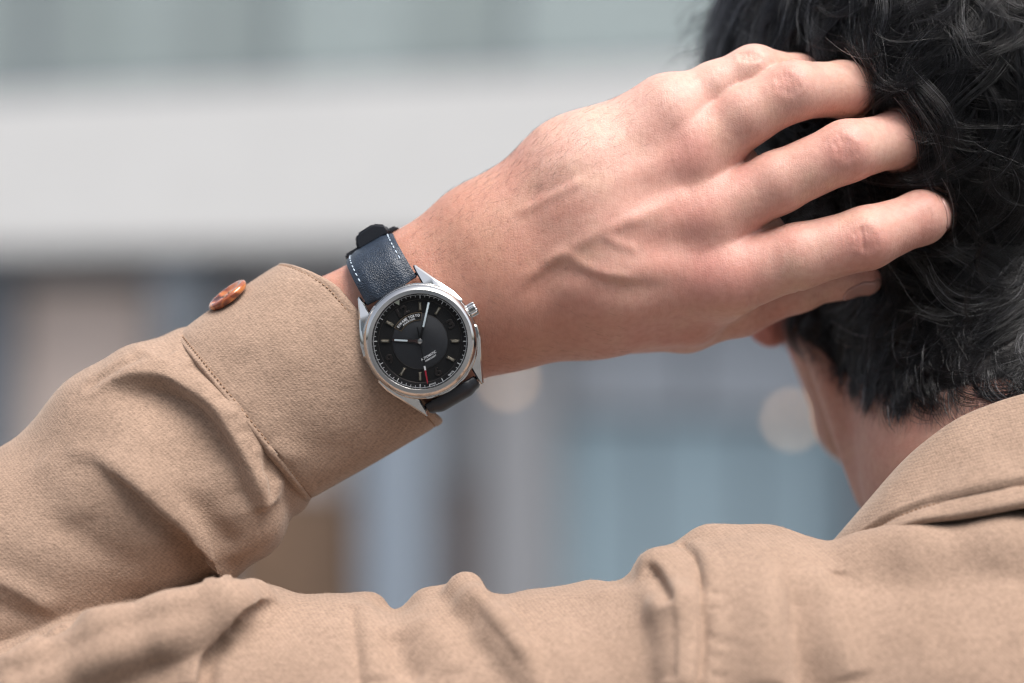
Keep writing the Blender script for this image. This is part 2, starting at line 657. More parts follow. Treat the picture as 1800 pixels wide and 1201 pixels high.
# hollows between the metacarpals
SK.stroke([(1080, 300), (1150, 265), (1230, 235)], -3, 26, taper=(0.4, 0.3))
SK.stroke([(1080, 370), (1160, 335), (1270, 315)], -3.5, 28, taper=(0.4, 0.3))
SK.stroke([(1090, 450), (1180, 428), (1300, 415)], -4, 28, taper=(0.4, 0.3))
SK.refresh()
# knuckles
for (a, b, hgt, wd) in ((1190, 270, 4, 44), (1215, 378, 4.5, 48), (1255, 480, 5, 52), (1165, 200, 1.5, 36)):
    SK.stroke([(a - 14, b + 4), (a + 14, b - 4)], hgt, wd, taper=(0, 0))
# veins
SK.stroke([(945, 475), (975, 452), (1000, 450), (1025, 466), (1060, 482), (1130, 492)], 2.8, 11)
SK.stroke([(900, 500), (945, 478), (985, 448), (1045, 415), (1090, 395), (1150, 372)], 2.6, 12)
SK.stroke([(1060, 412), (1085, 428), (1125, 440)], 2.4, 10)
SK.stroke([(900, 380), (960, 350), (1040, 310)], 3, 10)
SK.stroke([(1090, 395), (1160, 365), (1210, 330)], 2.4, 14)
# the shaded step above the first interosseous
SK.stroke([(905, 545), (960, 485), (1000, 480), (1100, 505), (1180, 510)], -5, 14, 30)
# PIP joints: swelling and creases
for (a, b, dx, dy) in ((1385, 148, 8, 36), (1487, 262, 10, 38), (1522, 420, 6, 38), (1318, 105, 4, 22)):
    SK.stroke([(a - 12, b + 3), (a + 12, b - 3)], 2, 28, taper=(0, 0))
SK.refresh()
for (a, b, dx, dy) in ((1385, 148, 8, 30), (1487, 262, 10, 32), (1522, 422, 5, 34), (1318, 100, 4, 14)):
    for j, off in enumerate((-20, -12, -4, 5, 13, 21)):
        l = (0.6, 0.8, 1.0, 0.95, 0.8, 0.5)[j]
        bow = -off * 0.35
        SK.stroke([(a + off - dx * l + bow * 0, b - dy * l), (a + off + bow * 0.6, b), (a + off + dx * l * 0.6, b + dy * l)], -3.0 if j in (2, 3) else -2.0, 3.6, taper=(0.3, 0.3))
SK.stroke([(1512, 395), (1516, 418), (1520, 445)], -3.0, 3.4)
SK.stroke([(1634, 362), (1637, 382), (1632, 400)], -1.2, 4)
# thumb joint folds
for i, (a, b) in enumerate(((1425, 515), (1438, 512), (1408, 522), (1320, 535), (1335, 532))):
    SK.stroke([(a - 6, b - 14), (a, b), (a - 4, b + 14)], -2, 4)
SK.stroke([(1240, 600), (1290, 572), (1312, 548)], -3, 5, 9)
SK.stroke([(1290, 565), (1300, 560), (1310, 548)], 3, 8)
SK.refresh()

bV = SK.V
# painted skin differences: knuckle redness, scalp under the hair
red = np.zeros(len(bV)); pale = np.zeros(len(bV)); scalp = np.zeros(len(bV))
for (a, b, wd, vl) in ((1385, 148, 40, .75), (1487, 262, 42, .7), (1522, 422, 40, .75), (1318, 100, 34, .3),
                       (1210, 268, 60, .75), (1215, 375, 62, .8), (1262, 488, 70, .8), (1165, 205, 55, .4),
                       (1520, 185, 50, .25), (1610, 262, 40, .2), (1545, 490, 40, .8), (1640, 395, 40, .35),
                       (1250, 180, 40, .35), (1290, 300, 60, .3), (1330, 420, 60, .25)):
    SK.attr([(a - 8, b), (a + 8, b)], wd, red, vl)
SK.attr([(880, 640), (860, 560), (900, 520)], 90, red, 0.35)
SK.attr([(1000, 560), (1200, 560)], 70, red, 0.25)
SK.attr([(980, 250), (1150, 160), (1300, 110)], 70, pale, 0.5)
SK.attr([(1420, 170), (1450, 165)], 40, pale, 0.35)
SK.attr([(1545, 250), (1560, 245)], 40, pale, 0.35)

# hairline in the head's own space
hm = np.array(Euler(HEAD_ROT).to_matrix().inverted())
hl = (bV - HEAD_C) @ hm.T / np.array([428, 505, 470])
bu, bv = to_px(bV)
back = hl[:, 1] < 0.15
line_u = np.array([1200, 1330, 1400, 1440, 1490, 1540, 1600, 1660, 1720, 1800, 1900, 2050, 2200])
line_v = np.array([540, 575, 588, 615, 662, 688, 702, 700, 690, 676, 676, 650, 560])
hv = np.interp(bu, line_u, line_v)
inhead = (np.linalg.norm(hl, axis=1) < 1.6) & (bV[:, 1] > 20) & (bV[:, 2] > -200)
scalp_back = inhead & (bv < hv) & (hl[:, 1] < 0.25)
scalp_top = inhead & (hl[:, 1] >= 0.25) & (hl[:, 2] > 0.35 + 0.25 * hl[:, 1])
hand_d = HF.sample(bV)
inbox = ((bV > np.array([HF.xs[0], HF.ys[0], HF.zs[0]])) & (bV < np.array([HF.xs[-1], HF.ys[-1], HF.zs[-1]]))).all(1)
is_hand = inbox & (hand_d < 6)
sc_m = (scalp_back | scalp_top) & ~is_hand
scalp = relax(np.repeat(sc_m.astype(float)[:, None], 3, 1), bQ, 2)[:, 0] * (~is_hand)
scalp[bu < 1215] = 0
scalp[(bu > 2030) & (bv > 300)] = 0
scalp[bV[:, 2] < -200] = 0
scalp[(bu < 1400) & (bv > 330) & (bV[:, 1] > 380)] = 0
red = np.where(sc_m, 0, red)
# light glowing through the thin ear lobe, painted in as red
earm = (bu < 1396) & (bv > 500) & (bv < 640) & (bV[:, 1] > 450)
red[earm] = 1.0
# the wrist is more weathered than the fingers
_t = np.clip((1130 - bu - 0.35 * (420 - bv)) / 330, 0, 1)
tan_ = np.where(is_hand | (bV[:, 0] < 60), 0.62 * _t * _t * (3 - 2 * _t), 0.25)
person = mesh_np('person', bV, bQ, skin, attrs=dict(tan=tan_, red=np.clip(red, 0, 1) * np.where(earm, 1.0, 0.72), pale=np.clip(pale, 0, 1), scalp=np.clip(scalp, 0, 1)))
tag(person, 'dark haired person seen from behind in a tan shirt, left hand raised into the hair', 'person')
# ------------------------------------------------------------------ shirt
def make_cloth(name, rot, tone=1.0):
    m, t, b = new_mat(name)
    tc = N(t, 'ShaderNodeTexCoord')
    mp = N(t, 'ShaderNodeMapping')
    mp.inputs['Rotation'].default_value = (0, R(rot), 0)
    t.links.new(tc.outputs['Object'], mp.inputs['Vector'])
    def wave(ang, sc, dist):
        m2 = N(t, 'ShaderNodeMapping')
        m2.inputs['Rotation'].default_value = (R(12), R(rot + ang), R(8))
        t.links.new(tc.outputs['Object'], m2.inputs['Vector'])
        wv = N(t, 'ShaderNodeTexWave', wave_type='BANDS', bands_direction='X')
        wv.inputs['Scale'].default_value = sc
        wv.inputs['Distortion'].default_value = dist
        wv.inputs['Detail'].default_value = 1.0
        wv.inputs['Detail Scale'].default_value = 6.0
        t.links.new(m2.outputs[0], wv.inputs['Vector'])
        return wv
    w1 = wave(73, 300, 1.2)
    w2 = wave(-17, 330, 1.5)
    # uneven yarn: a fine grain, a little drawn out along the threads
    def slub(sx, sz, scale):
        m3 = N(t, 'ShaderNodeMapping')
        m3.inputs['Rotation'].default_value = (0, R(rot), 0)
        m3.inputs['Scale'].default_value = (sx, 1, sz)
        t.links.new(tc.outputs['Object'], m3.inputs['Vector'])
        n = N(t, 'ShaderNodeTexNoise', i_Scale=scale, i_Detail=2.0, i_Roughness=0.6)
        t.links.new(m3.outputs[0], n.inputs['Vector'])
        return n
    s1 = slub(0.55, 1.2, 1500.0)
    s2 = slub(1.0, 1.0, 520.0)
    n0 = N(t, 'ShaderNodeTexNoise', i_Scale=42.0, i_Detail=5.0, i_Roughness=0.6)
    t.links.new(tc.outputs['Object'], n0.inputs['Vector'])
    a1 = N(t, 'ShaderNodeMath', operation='MULTIPLY_ADD'); a1.inputs[1].default_value = 0.6
    t.links.new(s2.outputs['Fac'], a1.inputs[0]); t.links.new(s1.outputs['Fac'], a1.inputs[2])
    a2 = N(t, 'ShaderNodeMath', operation='MULTIPLY_ADD'); a2.inputs[1].default_value = 0.13
    t.links.new(w1.outputs['Fac'], a2.inputs[0]); t.links.new(a1.outputs[0], a2.inputs[2])
    a3 = N(t, 'ShaderNodeMath', operation='MULTIPLY_ADD'); a3.inputs[1].default_value = 0.10
    t.links.new(w2.outputs['Fac'], a3.inputs[0]); t.links.new(a2.outputs[0], a3.inputs[2])
    sc_ = N(t, 'ShaderNodeMath', operation='MULTIPLY_ADD')
    sc_.inputs[1].default_value = 0.58; sc_.inputs[2].default_value = 0.0
    t.links.new(a3.outputs[0], sc_.inputs[0])
    base = np.array([0.312, 0.216, 0.160]) * tone
    rp = ramp(t, [(0.36, tuple(base * 0.72)), (0.56, tuple(base)), (0.76, tuple(np.minimum(base * 1.24, 1)))])
    t.links.new(sc_.outputs[0], rp.inputs['Fac'])
    mm = N(t, 'ShaderNodeMix', data_type='RGBA', blend_type='MULTIPLY'); mm.inputs[0].default_value = 1.0
    r0 = ramp(t, [(0.3, (0.92, 0.91, 0.90)), (0.7, (1.05, 1.05, 1.05))])
    t.links.new(n0.outputs['Fac'], r0.inputs['Fac'])
    t.links.new(rp.outputs[0], mm.inputs[6]); t.links.new(r0.outputs[0], mm.inputs[7])
    t.links.new(mm.outputs[2], b.inputs['Base Color'])
    b.inputs['Roughness'].default_value = 0.92
    b.inputs['Specular IOR Level'].default_value = 0.15
    b.inputs['Sheen Weight'].default_value = 0.25
    b.inputs['Sheen Roughness'].default_value = 0.45
    b.inputs['Sheen Tint'].default_value = (0.95, 0.85, 0.75, 1)
    # soft creasing of worn cotton
    nr = N(t, 'ShaderNodeTexNoise', i_Scale=34.0, i_Detail=5.0, i_Roughness=0.55, i_Distortion=0.8)
    m4 = N(t, 'ShaderNodeMapping')
    m4.inputs['Rotation'].default_value = (0, R(rot + 35), 0)
    m4.inputs['Scale'].default_value = (0.55, 1, 1.5)
    t.links.new(tc.outputs['Object'], m4.inputs['Vector']); t.links.new(m4.outputs[0], nr.inputs['Vector'])
    b0 = N(t, 'ShaderNodeBump', i_Strength=0.32, i_Distance=0.0022)
    t.links.new(nr.outputs['Fac'], b0.inputs['Height'])
    bp = N(t, 'ShaderNodeBump', i_Strength=0.75, i_Distance=0.00028)
    t.links.new(b0.outputs[0], bp.inputs['Normal'])
    t.links.new(a3.outputs[0], bp.inputs['Height'])
    t.links.new(bp.outputs[0], b.inputs['Normal'])
    return m
cloth = make_cloth('cotton_twill', -28)
cloth_collar = make_cloth('cotton_twill_collar', 32, 1.0)

sx = axis(-1500, 2200, -960, 930, 4.0, 30)
sy = axis(-500, 700, -330, 130, 5.0, 30)
sz = axis(-3350, 100, -640, 30, 4.0, 30)
SF = Field(sx, sy, sz)
# forearm sleeve
fa = SF.sub_field((-1500, -500, -1200), (300, 700, 120))
fa.chain([(440, 728, 165, 165), (395, 752, 165, 183), (250, 850, 150, 204), (60, 990, 130, 196), (-200, 1165, 100, 208), (-380, 1300, 80, 215)], 40, flat=1.12)
# cloth pushed up against the cuff hangs in a bag at the underside
fa.chain([(415, 850, 40, 60), (438, 912, 70, 50), (442, 925, 130, 48), (420, 935, 190, 52)], 46)
fa.chain([(392, 955, 110, 44), (380, 985, 160, 34)], 30)
fa.chain([(496, 850, 110, 40), (507, 872, 170, 36)], 18)
fa.chain([(245, 680, 90, 62), (185, 740, 100, 76)], 70)
SF.merge(fa, 0)
# upper arm sleeve, shoulder, back
ua = SF.sub_field((-1500, -500, -3350), (2200, 700, 60))
ua.chain([(1330, 1232, 10, 290), (1060, 1312, 12, 280), (800, 1318, 30, 270), (600, 1325, 36, 268), (400, 1300, 40, 262), (200, 1335, 50, 268), (0, 1380, 60, 262), (-350, 1405, 75, 240)], 40)
ua.chain([(1330, 1238, 0, 284), (1470, 1268, 10, 262), (1850, 1212, 70, 262), (2500, 1255, 30, 290)], 70)
ua.chain([(2500, 1255, 30, 280), (2620, 1900, 60, 250), (2590, 2500, 120, 215), (2430, 3150, 70, 180)], 60)
ua.chain([(1600, 1500, 130, 400), (1820, 2500, 130, 440), (1800, 3300, 130, 450)], 120, flat=1.4)
ua.chain([(2100, 1500, 130, 400), (2020, 2500, 130, 440), (2050, 3300, 130, 450)], 120, flat=1.4)
ua.chain([(1890, 1050, 190, 270), (1690, 1232, 10, 290)], 110)
# peak, the far edge behind the dip, the roll of cloth before the shoulder seam
ua.chain([(815, 1030, 40, 14), (820, 1034, -20, 17), (842, 1062, -85, 18), (872, 1105, -145, 16), (905, 1150, -185, 12), (950, 1210, -220, 6)], 46)
ua.chain([(693, 1046, -140, 30), (690, 1046, 160, 30)], 40, op='sub')
ua.chain([(655, 1072, 60, 26), (640, 1075, 100, 24)], 30)
ua.chain([(885, 1022, -120, 14), (885, 1022, 120, 14)], 40, op='sub')
ua.chain([(760, 1072, 30, 26), (700, 1120, 30, 24)], 40)
ua.chain([(1160, 1006, 60, 40), (1164, 1010, -60, 40), (1190, 1075, -190, 40), (1200, 1200, -262, 40)], 34)
ua.chain([(1086, 990, -140, 26), (1070, 990, 140, 26)], 30, op='sub')
ua.chain([(1248, 973, 20, 48), (1345, 985, 20, 44), (1400, 1010, 20, 44)], 40)
ua.chain([(1465, 1036, -10, 46), (1530, 998, -70, 50), (1610, 985, -92, 50), (1760, 965, -98, 50), (1900, 955, -98, 50), (2060, 965, -98, 50)], 60)
# the upper sleeve's fold lying over the forearm
ua.chain([(475, 1062, 60, 24), (440, 1060, -60, 34), (387, 1062, -120, 40), (300, 1092, -150, 46), (190, 1132, -165, 50), (60, 1202, -170, 60), (-60, 1275, -170, 60)], 44)
SF.merge(ua, 5)
sV, sQ = SF.surface()
sV, sQ = keep_largest(sV, sQ)
sV = relax(sV, sQ, 3, 0.5)
SH = Sculpt(sV, sQ, 7.0)
K = SH.stroke
# forearm, first pass: the broad panels (left of travel = first width)
K([(130, 700), (206, 664), (275, 656), (330, 675), (380, 712), (412, 762), (440, 817), (458, 862), (470, 900)], 26, 40, 16, taper=(.3, .05), push=9)
K([(185, 712), (250, 690), (300, 692), (345, 720), (385, 765), (410, 810), (428, 850), (445, 900)], -19, 14, 60, taper=(.3, .1))
K([(150, 790), (200, 822), (240, 852), (285, 897), (330, 934), (368, 974), (400, 1010)], 31, 46, 12, taper=(.4, .03), push=8)
SH.refresh()
# second pass: creases and small folds
K([(165, 815), (222, 856), (268, 902), (313, 940), (350, 982), (385, 1018)], -20, 9, 34, taper=(.4, .03))
K([(205, 842), (250, 884), (300, 928), (345, 972), (385, 1016)], -13, 5, 8, taper=(.5, .02))
K([(300, 688), (345, 716), (385, 758), (412, 806), (430, 850)], -5, 6, 10, taper=(.3, .3))
for i_, (a, b) in enumerate(((318, 618), (346, 640), (372, 668), (396, 694), (420, 724), (444, 756), (466, 790), (488, 822), (506, 850))):
    K([(a - 4, b - 2), (a - 24 - 6 * (i_ % 3), b + 10 + 4 * (i_ % 2))], (3.4, -3.6)[i_ % 2], 6 + i_ % 3, taper=(.1, .7))
K([(300, 850), (345, 890), (394, 945), (430, 964)], -9, 20, 22, taper=(.4, .2))
K([(-30, 1008), (46, 1046), (110, 1082)], 9, 22, 13, taper=(.05, .3))
K([(-20, 1062), (30, 1078), (75, 1092)], -6, 14, 18, taper=(.05, .3))
K([(465, 780), (478, 830), (484, 870), (486, 890)], -8, 16, 14, taper=(.3, .3))
K([(230, 600), (262, 622), (300, 640)], 5, 12)
K([(140, 690), (200, 645), (262, 615)], -7, 12, 16)
K([(330, 625), (372, 662), (412, 712)], -5, 14, taper=(.2, .2))
K([(60, 800), (110, 860), (140, 930)], 5, 40)
K([(70, 900), (160, 960), (260, 1010)], -5, 26)
K([(110, 790), (170, 800), (210, 830)], 4, 18)
SH.refresh()
# upper sleeve: the ridge over its crease, soft bands
K([(484, 1046), (436, 1060), (402, 1084), (372, 1117), (349, 1156), (341, 1215)], 17, 12, 40, taper=(.25, .05), push=-4)
SH.refresh()
K([(494, 1057), (447, 1075), (417, 1097), (387, 1129), (366, 1163), (358, 1215)], -18, 16, 8, taper=(.2, .02))
K([(494, 1058), (446, 1077), (414, 1100), (383, 1132), (362, 1166), (354, 1215)], -17, 7, 6, taper=(.15, .02))
K([(-10, 1170), (45, 1138), (90, 1112), (140, 1086), (195, 1068), (260, 1052)], 9, 10, 18, taper=(.05, .4))
K([(0, 1200), (130, 1132), (270, 1085), (390, 1058)], -10, 22, 26, taper=(.1, .2))
K([(120, 1200), (220, 1150), (320, 1120)], 6, 30)
K([(618, 1060), (622, 1110), (626, 1150), (632, 1212)], -7, 12, 8, taper=(.1, .05))
K([(640, 1055), (650, 1120), (660, 1200)], 6, 22, taper=(.1, .1))
K([(693, 1095), (697, 1140), (712, 1170), (740, 1200)], -14, 26, 20, taper=(.25, .2))
K([(740, 1075), (770, 1120), (800, 1190)], 7, 30, taper=(.2, .2))
K([(822, 1022), (856, 1055), (905, 1112), (965, 1200)], 7, 44, 18, taper=(.3, .35), push=2)
K([(806, 1040), (850, 1092), (895, 1145), (930, 1200)], -9, 20, 34, taper=(.3, .3))
K([(960, 1050), (1040, 1100), (1080, 1190)], -4, 50)
K([(1040, 1030), (1110, 1040), (1150, 1080)], 4, 26)
K([(1128, 992), (1148, 1002), (1168, 1032), (1176, 1066)], -20, 10, 22, taper=(.15, .35))
K([(1168, 1040), (1180, 1100), (1178, 1201)], -7, 10, 28, taper=(.3, .1))
# shoulder seam: a groove, the felled edge beside it, puckers
SEAM = [(1193, 948), (1212, 964), (1226, 988), (1234, 1030), (1239, 1085), (1239, 1140), (1231, 1212)]
K(SEAM, -10, 6, 8, taper=(.02, .02))
K([(a + 20, b) for a, b in SEAM], 5, 14, taper=(.02, .02))
for b, l in ((1043, .8), (1070, .5), (1118, .7), (1127, 1.2), (1153, .8), (1186, .9)):
    K([(1246, b), (1266, b + 3), (1246 + 52 * l, b + 1)], -3.2, 5 + 2 * l, taper=(.1, .7))
# shoulder cap against the back
K([(1385, 985), (1397, 1040), (1401, 1100), (1412, 1165), (1430, 1230)], -24, 46, 22, taper=(.3, .05))
K([(1345, 960), (1352, 1040), (1345, 1130), (1350, 1220)], 8, 36, taper=(.2, .1))
K([(1472, 1002), (1469, 1026), (1478, 1050)], -7, 18, 12, taper=(.1, .5))
K([(1445, 990), (1455, 1040), (1470, 1110), (1500, 1200)], 9, 36, taper=(.2, .1))
K([(1560, 1010), (1680, 1000), (1800, 1010)], 5, 50)
K([(1620, 1130), (1720, 1100), (1800, 1110)], -5, 60)
SH.refresh()
sV = SH.V
# slow unevenness of worn cotton
for f, a in ((0.011, 3.0), (0.023, 1.8)):
    ph = rng.uniform(0, 6.28, 6)
    dsp = a * (np.sin(sV[:, 0] * f + ph[0] + 1.6 * np.sin(sV[:, 2] * f * 0.8 + ph[1])) * np.sin(sV[:, 2] * f * 1.2 + ph[2] + 1.3 * np.sin(sV[:, 0] * f * .7 + ph[3])))
    sV = sV + dsp[:, None] * SH.Nn
SH.V = sV
SH.refresh()
shirt = mesh_np('shirt', sV, sQ, cloth, person)

# cuff: a shaped double-layer tube with its own opening
def cuff_ring(t, th, rr=0.0):
    """t 0 seam .. 1 open edge; th around, 0 = lower silhouette, pi/2 = towards the lens"""
    c0, c1 = P(424, 735, 165), P(655, 606, 182)
    h0, h1 = np.array([118, 0, -147.]), np.array([113, 0, -147.])
    ax = (c1 - c0) / np.linalg.norm(c1 - c0)
    c = c0 + (c1 - c0) * t
    h = h0 + (h1 - h0) * t
    hl_ = np.linalg.norm(h)
    dep = 176 + (150 - 176) * t
    n = ax * (20 + 4 * t) + np.array([0, -dep, 0])
    # a bit squarer than an ellipse, fuller near the top
    cs, sn = math.cos(th), math.sin(th)
    e = 0.88
    cs2 = math.copysign(abs(cs) ** e, cs); sn2 = math.copysign(abs(sn) ** e, sn)
    bulge = 1 + 0.035 * math.sin(math.pi * t) * (1 if cs < 0 else 0.3)
    bulge += 0.13 * max(0, -cs) ** 1.5 * max(0, t) ** 1.2
    p = c + h * cs2 * bulge * (1 + rr / hl_) + n * sn2 * (1 + rr / dep)
    # the upper corner of the open edge is rounded back
    if t > 0.5 and cs < -0.55:
        p = p - ax * ((t - 0.5) * 2) ** 2 * 44 * ((-cs - 0.55) / 0.45) ** 1.5
    if t > 0.6 and cs > 0.8:
        p = p + ax * ((t - 0.6) * 2.5) ** 2 * 16 * ((cs - 0.8) / 0.2)
    return p
NTH = 200
prof = []      # (t, offset)
prof += [(-0.02, -14), (-0.018, -4), (-0.008, 3), (0.006, 5.5), (0.02, 5.2), (0.03, 3.2), (0.036, 3.0), (0.05, 4.2)]
prof += [(x, 4.5) for x in np.linspace(0.08, 0.90, 26)]
prof += [(0.925, 4.2), (0.940, 3.0), (0.948, 3.0), (0.962, 4.6), (0.98, 4.6), (0.992, 3.2), (1.0, 0), (0.992, -6), (0.97, -8)]
prof += [(x, -9) for x in np.linspace(0.93, 0.2, 14)]
cv = []
for (t, o) in prof:
    for j in range(NTH):
        th = 2 * math.pi * j / NTH
        p = cuff_ring(t, th, o)
        s_ = 2.2 * math.sin(3 * th + 4 * t) + 1.6 * math.sin(7 * th - 5 * t + 1) + 1.2 * math.sin(5 * t * 2 + 2 * th)
        p = p + np.array([0, -1, 0.4]) * s_ * min(1, 4 * abs(t) if t > 0 else 0) * (1 - 0.5 * t)
        cv.append(p)
cv = np.array(cv)
cq = []
for i in range(len(prof) - 1):
    for j in range(NTH):
        a, b = i * NTH + j, i * NTH + (j + 1) % NTH
        cq.append((a, b, b + NTH, a + NTH))
cq = np.array(cq)
cnn = normals(cv, cq)
if (cnn[10 * NTH + NTH // 4, 1] > 0):
    cq = cq[:, ::-1].copy()
CF = Sculpt(cv, cq, 7.0)
CF.stroke([(300, 585), (360, 625), (420, 700)], -3, 20)
CF.stroke([(520, 470), (480, 560), (500, 680)], 3, 50)
CF.stroke([(480, 740), (560, 790), (640, 800)], -4, 34)
CF.stroke([(370, 620), (440, 640), (500, 610)], -3, 30)
CF.stroke([(560, 520), (600, 620), (690, 720)], 3, 30)
CF.stroke([(470, 780), (500, 800), (540, 800)], 4, 18)
cv = CF.V
cuff = mesh_np('cuff', cv, cq, cloth, shirt)

def thread_mat(name, col):
    return plain(name, col, rough=0.8, noise=0.15, nscale=900)
thr = thread_mat('tan_thread', (0.25, 0.145, 0.085))
def stitch_run(pfun, n, ln, rad, name, mat, parent, gap=0.38):
    """a row of raised stitches along a curve, joined"""
    bm = bmesh.new()
    for i in range(n):
        a = np.array(pfun((i + gap / 2) / n)); b = np.array(pfun((i + 1 - gap / 2) / n))
        ax = Vector(b - a); L = ax.length
        if L < 1e-6: continue
        q = Vector((0, 0, 1)).rotation_difference(ax.normalized()).to_matrix().to_4x4()
        M_ = Matrix.Translation(Vector((a + b) / 2)) @ q @ Matrix.Diagonal((rad, rad, L * 0.55, 1))
        bmesh.ops.create_icosphere(bm, subdivisions=1, radius=1, matrix=M_)
    for v in bm.verts:
        v.co = Vector((v.co.x * S, v.co.y * S, v.co.z * S + CAM_Z))
    o = bm_obj(name, bm, mat, parent, True)
    o['kind'] = 'stuff'
    return o
def mk(t):
    return lambda s: cuff_ring(t, math.pi * (0.02 + 0.96 * s), 3.0) 
stitch_run(mk(0.944), 64, 0, 1.5, 'stitching', thr, cuff)
stitch_run(mk(0.033), 64, 0, 1.5, 'stitching', thr, cuff)

# collar: outer leaf, rounded fold, inner stand
def smooth_line(pts, n):
    p = np.asarray(pts, float)
    e = np.concatenate([[2 * p[0] - p[1]], p, [2 * p[-1] - p[-2]]])
    out = []
    m = len(p) - 1
    for s_ in np.linspace(0, m, n):
        i = min(int(s_), m - 1); t = s_ - i
        a, b, c, d = e[i:i + 4]
        out.append(0.5 * (2 * b + (c - a) * t + (2 * a - 5 * b + 4 * c - d) * t * t + (3 * b - a - 3 * c + d) * t ** 3))
    return np.array(out)
top = [(1900, 672, 0), (1800, 692, 8), (1735, 712, 18), (1680, 737, 30), (1625, 775, 50), (1580, 818, 72), (1540, 862, 100), (1505, 908, 140), (1478, 948, 190), (1462, 985, 250), (1462, 1030, 340), (1500, 1100, 480), (1600, 1180, 640)]
bot = [(1900, 876, -150), (1800, 885, -146), (1735, 897, -140), (1680, 906, -132), (1617, 915, -118), (1556, 938, -92), (1515, 962, -55), (1480, 982, 0), (1452, 992, 90), (1440, 1012, 190), (1436, 1055, 320), (1470, 1130, 480), (1585, 1240, 660)]
NC = 150
tl, bl = smooth_line(top, NC), smooth_line(bot, NC)
tl3 = np.array([P(*q) for q in tl]); bl3 = np.array([P(*q) for q in bl])
def mirror(L):
    cxm = P(1900, 600, 0)[0]
    M_ = L[1:][::-1].copy()
    M_[:, 0] = 2 * cxm - M_[:, 0]
    return np.concatenate([M_, L])
tl3, bl3 = mirror(tl3), mirror(bl3)
cen = np.array([P(1900, 900, 330)[0], 330, 0])
colv = []
def out_dir(p):
    d = np.array([p[0] - cen[0], (p[1] - cen[1]) * 1.15, 0.0])
    return d / np.linalg.norm(d)
sect = [(-0.02, -9), (-0.012, -3), (0.0, 2), (0.015, 4), (0.05, 4.5), (0.10, 5.0), (0.135, 4.2), (0.147, 2.4), (0.156, 2.4), (0.168, 5.0)]
sect += [(x, 5 + 16 * math.sin(math.pi * x) ) for x in np.linspace(0.20, 0.9, 18)]
sect += [(0.94, 6), (0.98, 2), (1.0, -4), (0.99, -11), (0.95, -17)]
ncol = len(tl3)
for (x, o) in sect:
    for j in range(ncol):
        p = bl3[j] + (tl3[j] - bl3[j]) * x
        od = out_dir(p)
        wob = 2.0 * math.sin(j * 0.11 + 5 * x) + 1.5 * math.sin(j * 0.23 - 3 * x)
        colv.append(p + od * (o + wob) + np.array([0, 0, 0.5 * o * (1 - x)]))
for x in (0.8, 0.6, 0.4, 0.2, 0.0, -0.3):
    for j in range(ncol):
        p = tl3[j] + (bl3[j] - tl3[j]) * (1 - x)
        od = out_dir(p)
        # stand: goes straight down just outside the neck
        q = tl3[j] - od * 20 + np.array([0, 0, (p[2] - tl3[j][2])])
        colv.append(q)
for x in (0.0, 0.2, 0.4, 0.6, 0.8, 0.93):     # inner face of the leaf so that it has thickness
    pass
colv = np.array(colv)
nrow = len(colv) // ncol
colq = []
for i in range(nrow - 1):
    for j in range(ncol - 1):
        a = i * ncol + j
        colq.append((a, a + 1, a + ncol + 1, a + ncol))
colq = np.array(colq)
if normals(colv, colq)[12 * ncol + ncol // 2, 1] > 0:
    colq = colq[:, ::-1].copy()
CO = Sculpt(colv, colq, 7.0)
CO.stroke([(1800, 770), (1700, 800), (1610, 860), (1560, 900)], -5, 40)
CO.stroke([(1800, 830), (1720, 850), (1640, 880)], 4, 30)
colv = CO.V
collar = mesh_np('collar', colv, colq, cloth_collar, shirt)
def colline(x, o):
    A = np.array([bl3[j] + (tl3[j] - bl3[j]) * x + out_dir(bl3[j]) * o for j in range(ncol)])
    def f(s):
        q = s * (ncol - 1); i = min(int(q), ncol - 2)
        return A[i] + (A[i + 1] - A[i]) * (q - i)
    return f
stitch_run(colline(0.150, 3.2), 190, 0, 1.6, 'stitching', thr, collar)

# button with four holes on the cuff
horn, ht, hb_ = new_mat('tortoiseshell')
tcx = N(ht, 'ShaderNodeTexCoord')
nzx = N(ht, 'ShaderNodeTexNoise', i_Scale=150.0, i_Detail=2.0, i_Distortion=1.0)
ht.links.new(tcx.outputs['Object'], nzx.inputs['Vector'])
rpx = ramp(ht, [(0.38, (0.05, 0.013, 0.008)), (0.50, (0.24, 0.055, 0.018)), (0.62, (0.52, 0.17, 0.045))])
ht.links.new(nzx.outputs['Fac'], rpx.inputs['Fac'])
ht.links.new(rpx.outputs[0], hb_.inputs['Base Color'])
hb_.inputs['Roughness'].default_value = 0.10
hb_.inputs['Coat Weight'].default_value = 0.6
def lathe_bm(bm, prof, n=48, M_=None):
    rows = []
    for (r, z) in prof:
        if r < 1e-9:
            rows.append([bm.verts.new((0, 0, z))])
        else:
            rows.append([bm.verts.new((r * math.cos(2 * math.pi * i / n), r * math.sin(2 * math.pi * i / n), z)) for i in range(n)])
    vs_ = [v for r in rows for v in r]
    for a, b in zip(rows[:-1], rows[1:]):
        for i in range(n):
            j = (i + 1) % n
            if len(a) == 1 and len(b) == 1: continue
            if len(a) == 1: bm.faces.new((a[0], b[i], b[j]))
            elif len(b) == 1: bm.faces.new((a[i], b[0], a[j]))
            else: bm.faces.new((a[i], b[i], b[j], a[j]))
    if M_ is not None:
        bmesh.ops.transform(bm, matrix=M_, verts=vs_)
    return vs_
def frame_matrix(pos, zdir, xdir):
    z = Vector(zdir).normalized(); x = Vector(xdir); x = (x - z * x.dot(z)).normalized(); y = z.cross(x)
    M_ = Matrix((x, y, z)).transposed().to_4x4()
    M_.translation = Vector(pos)
    return M_
bm = bmesh.new()
bp_ = to_world(P(403, 523, 118)[None])[0]
BM = frame_matrix(bp_, (-0.58, -0.25, 0.78), (0.8, 0, 0.6))
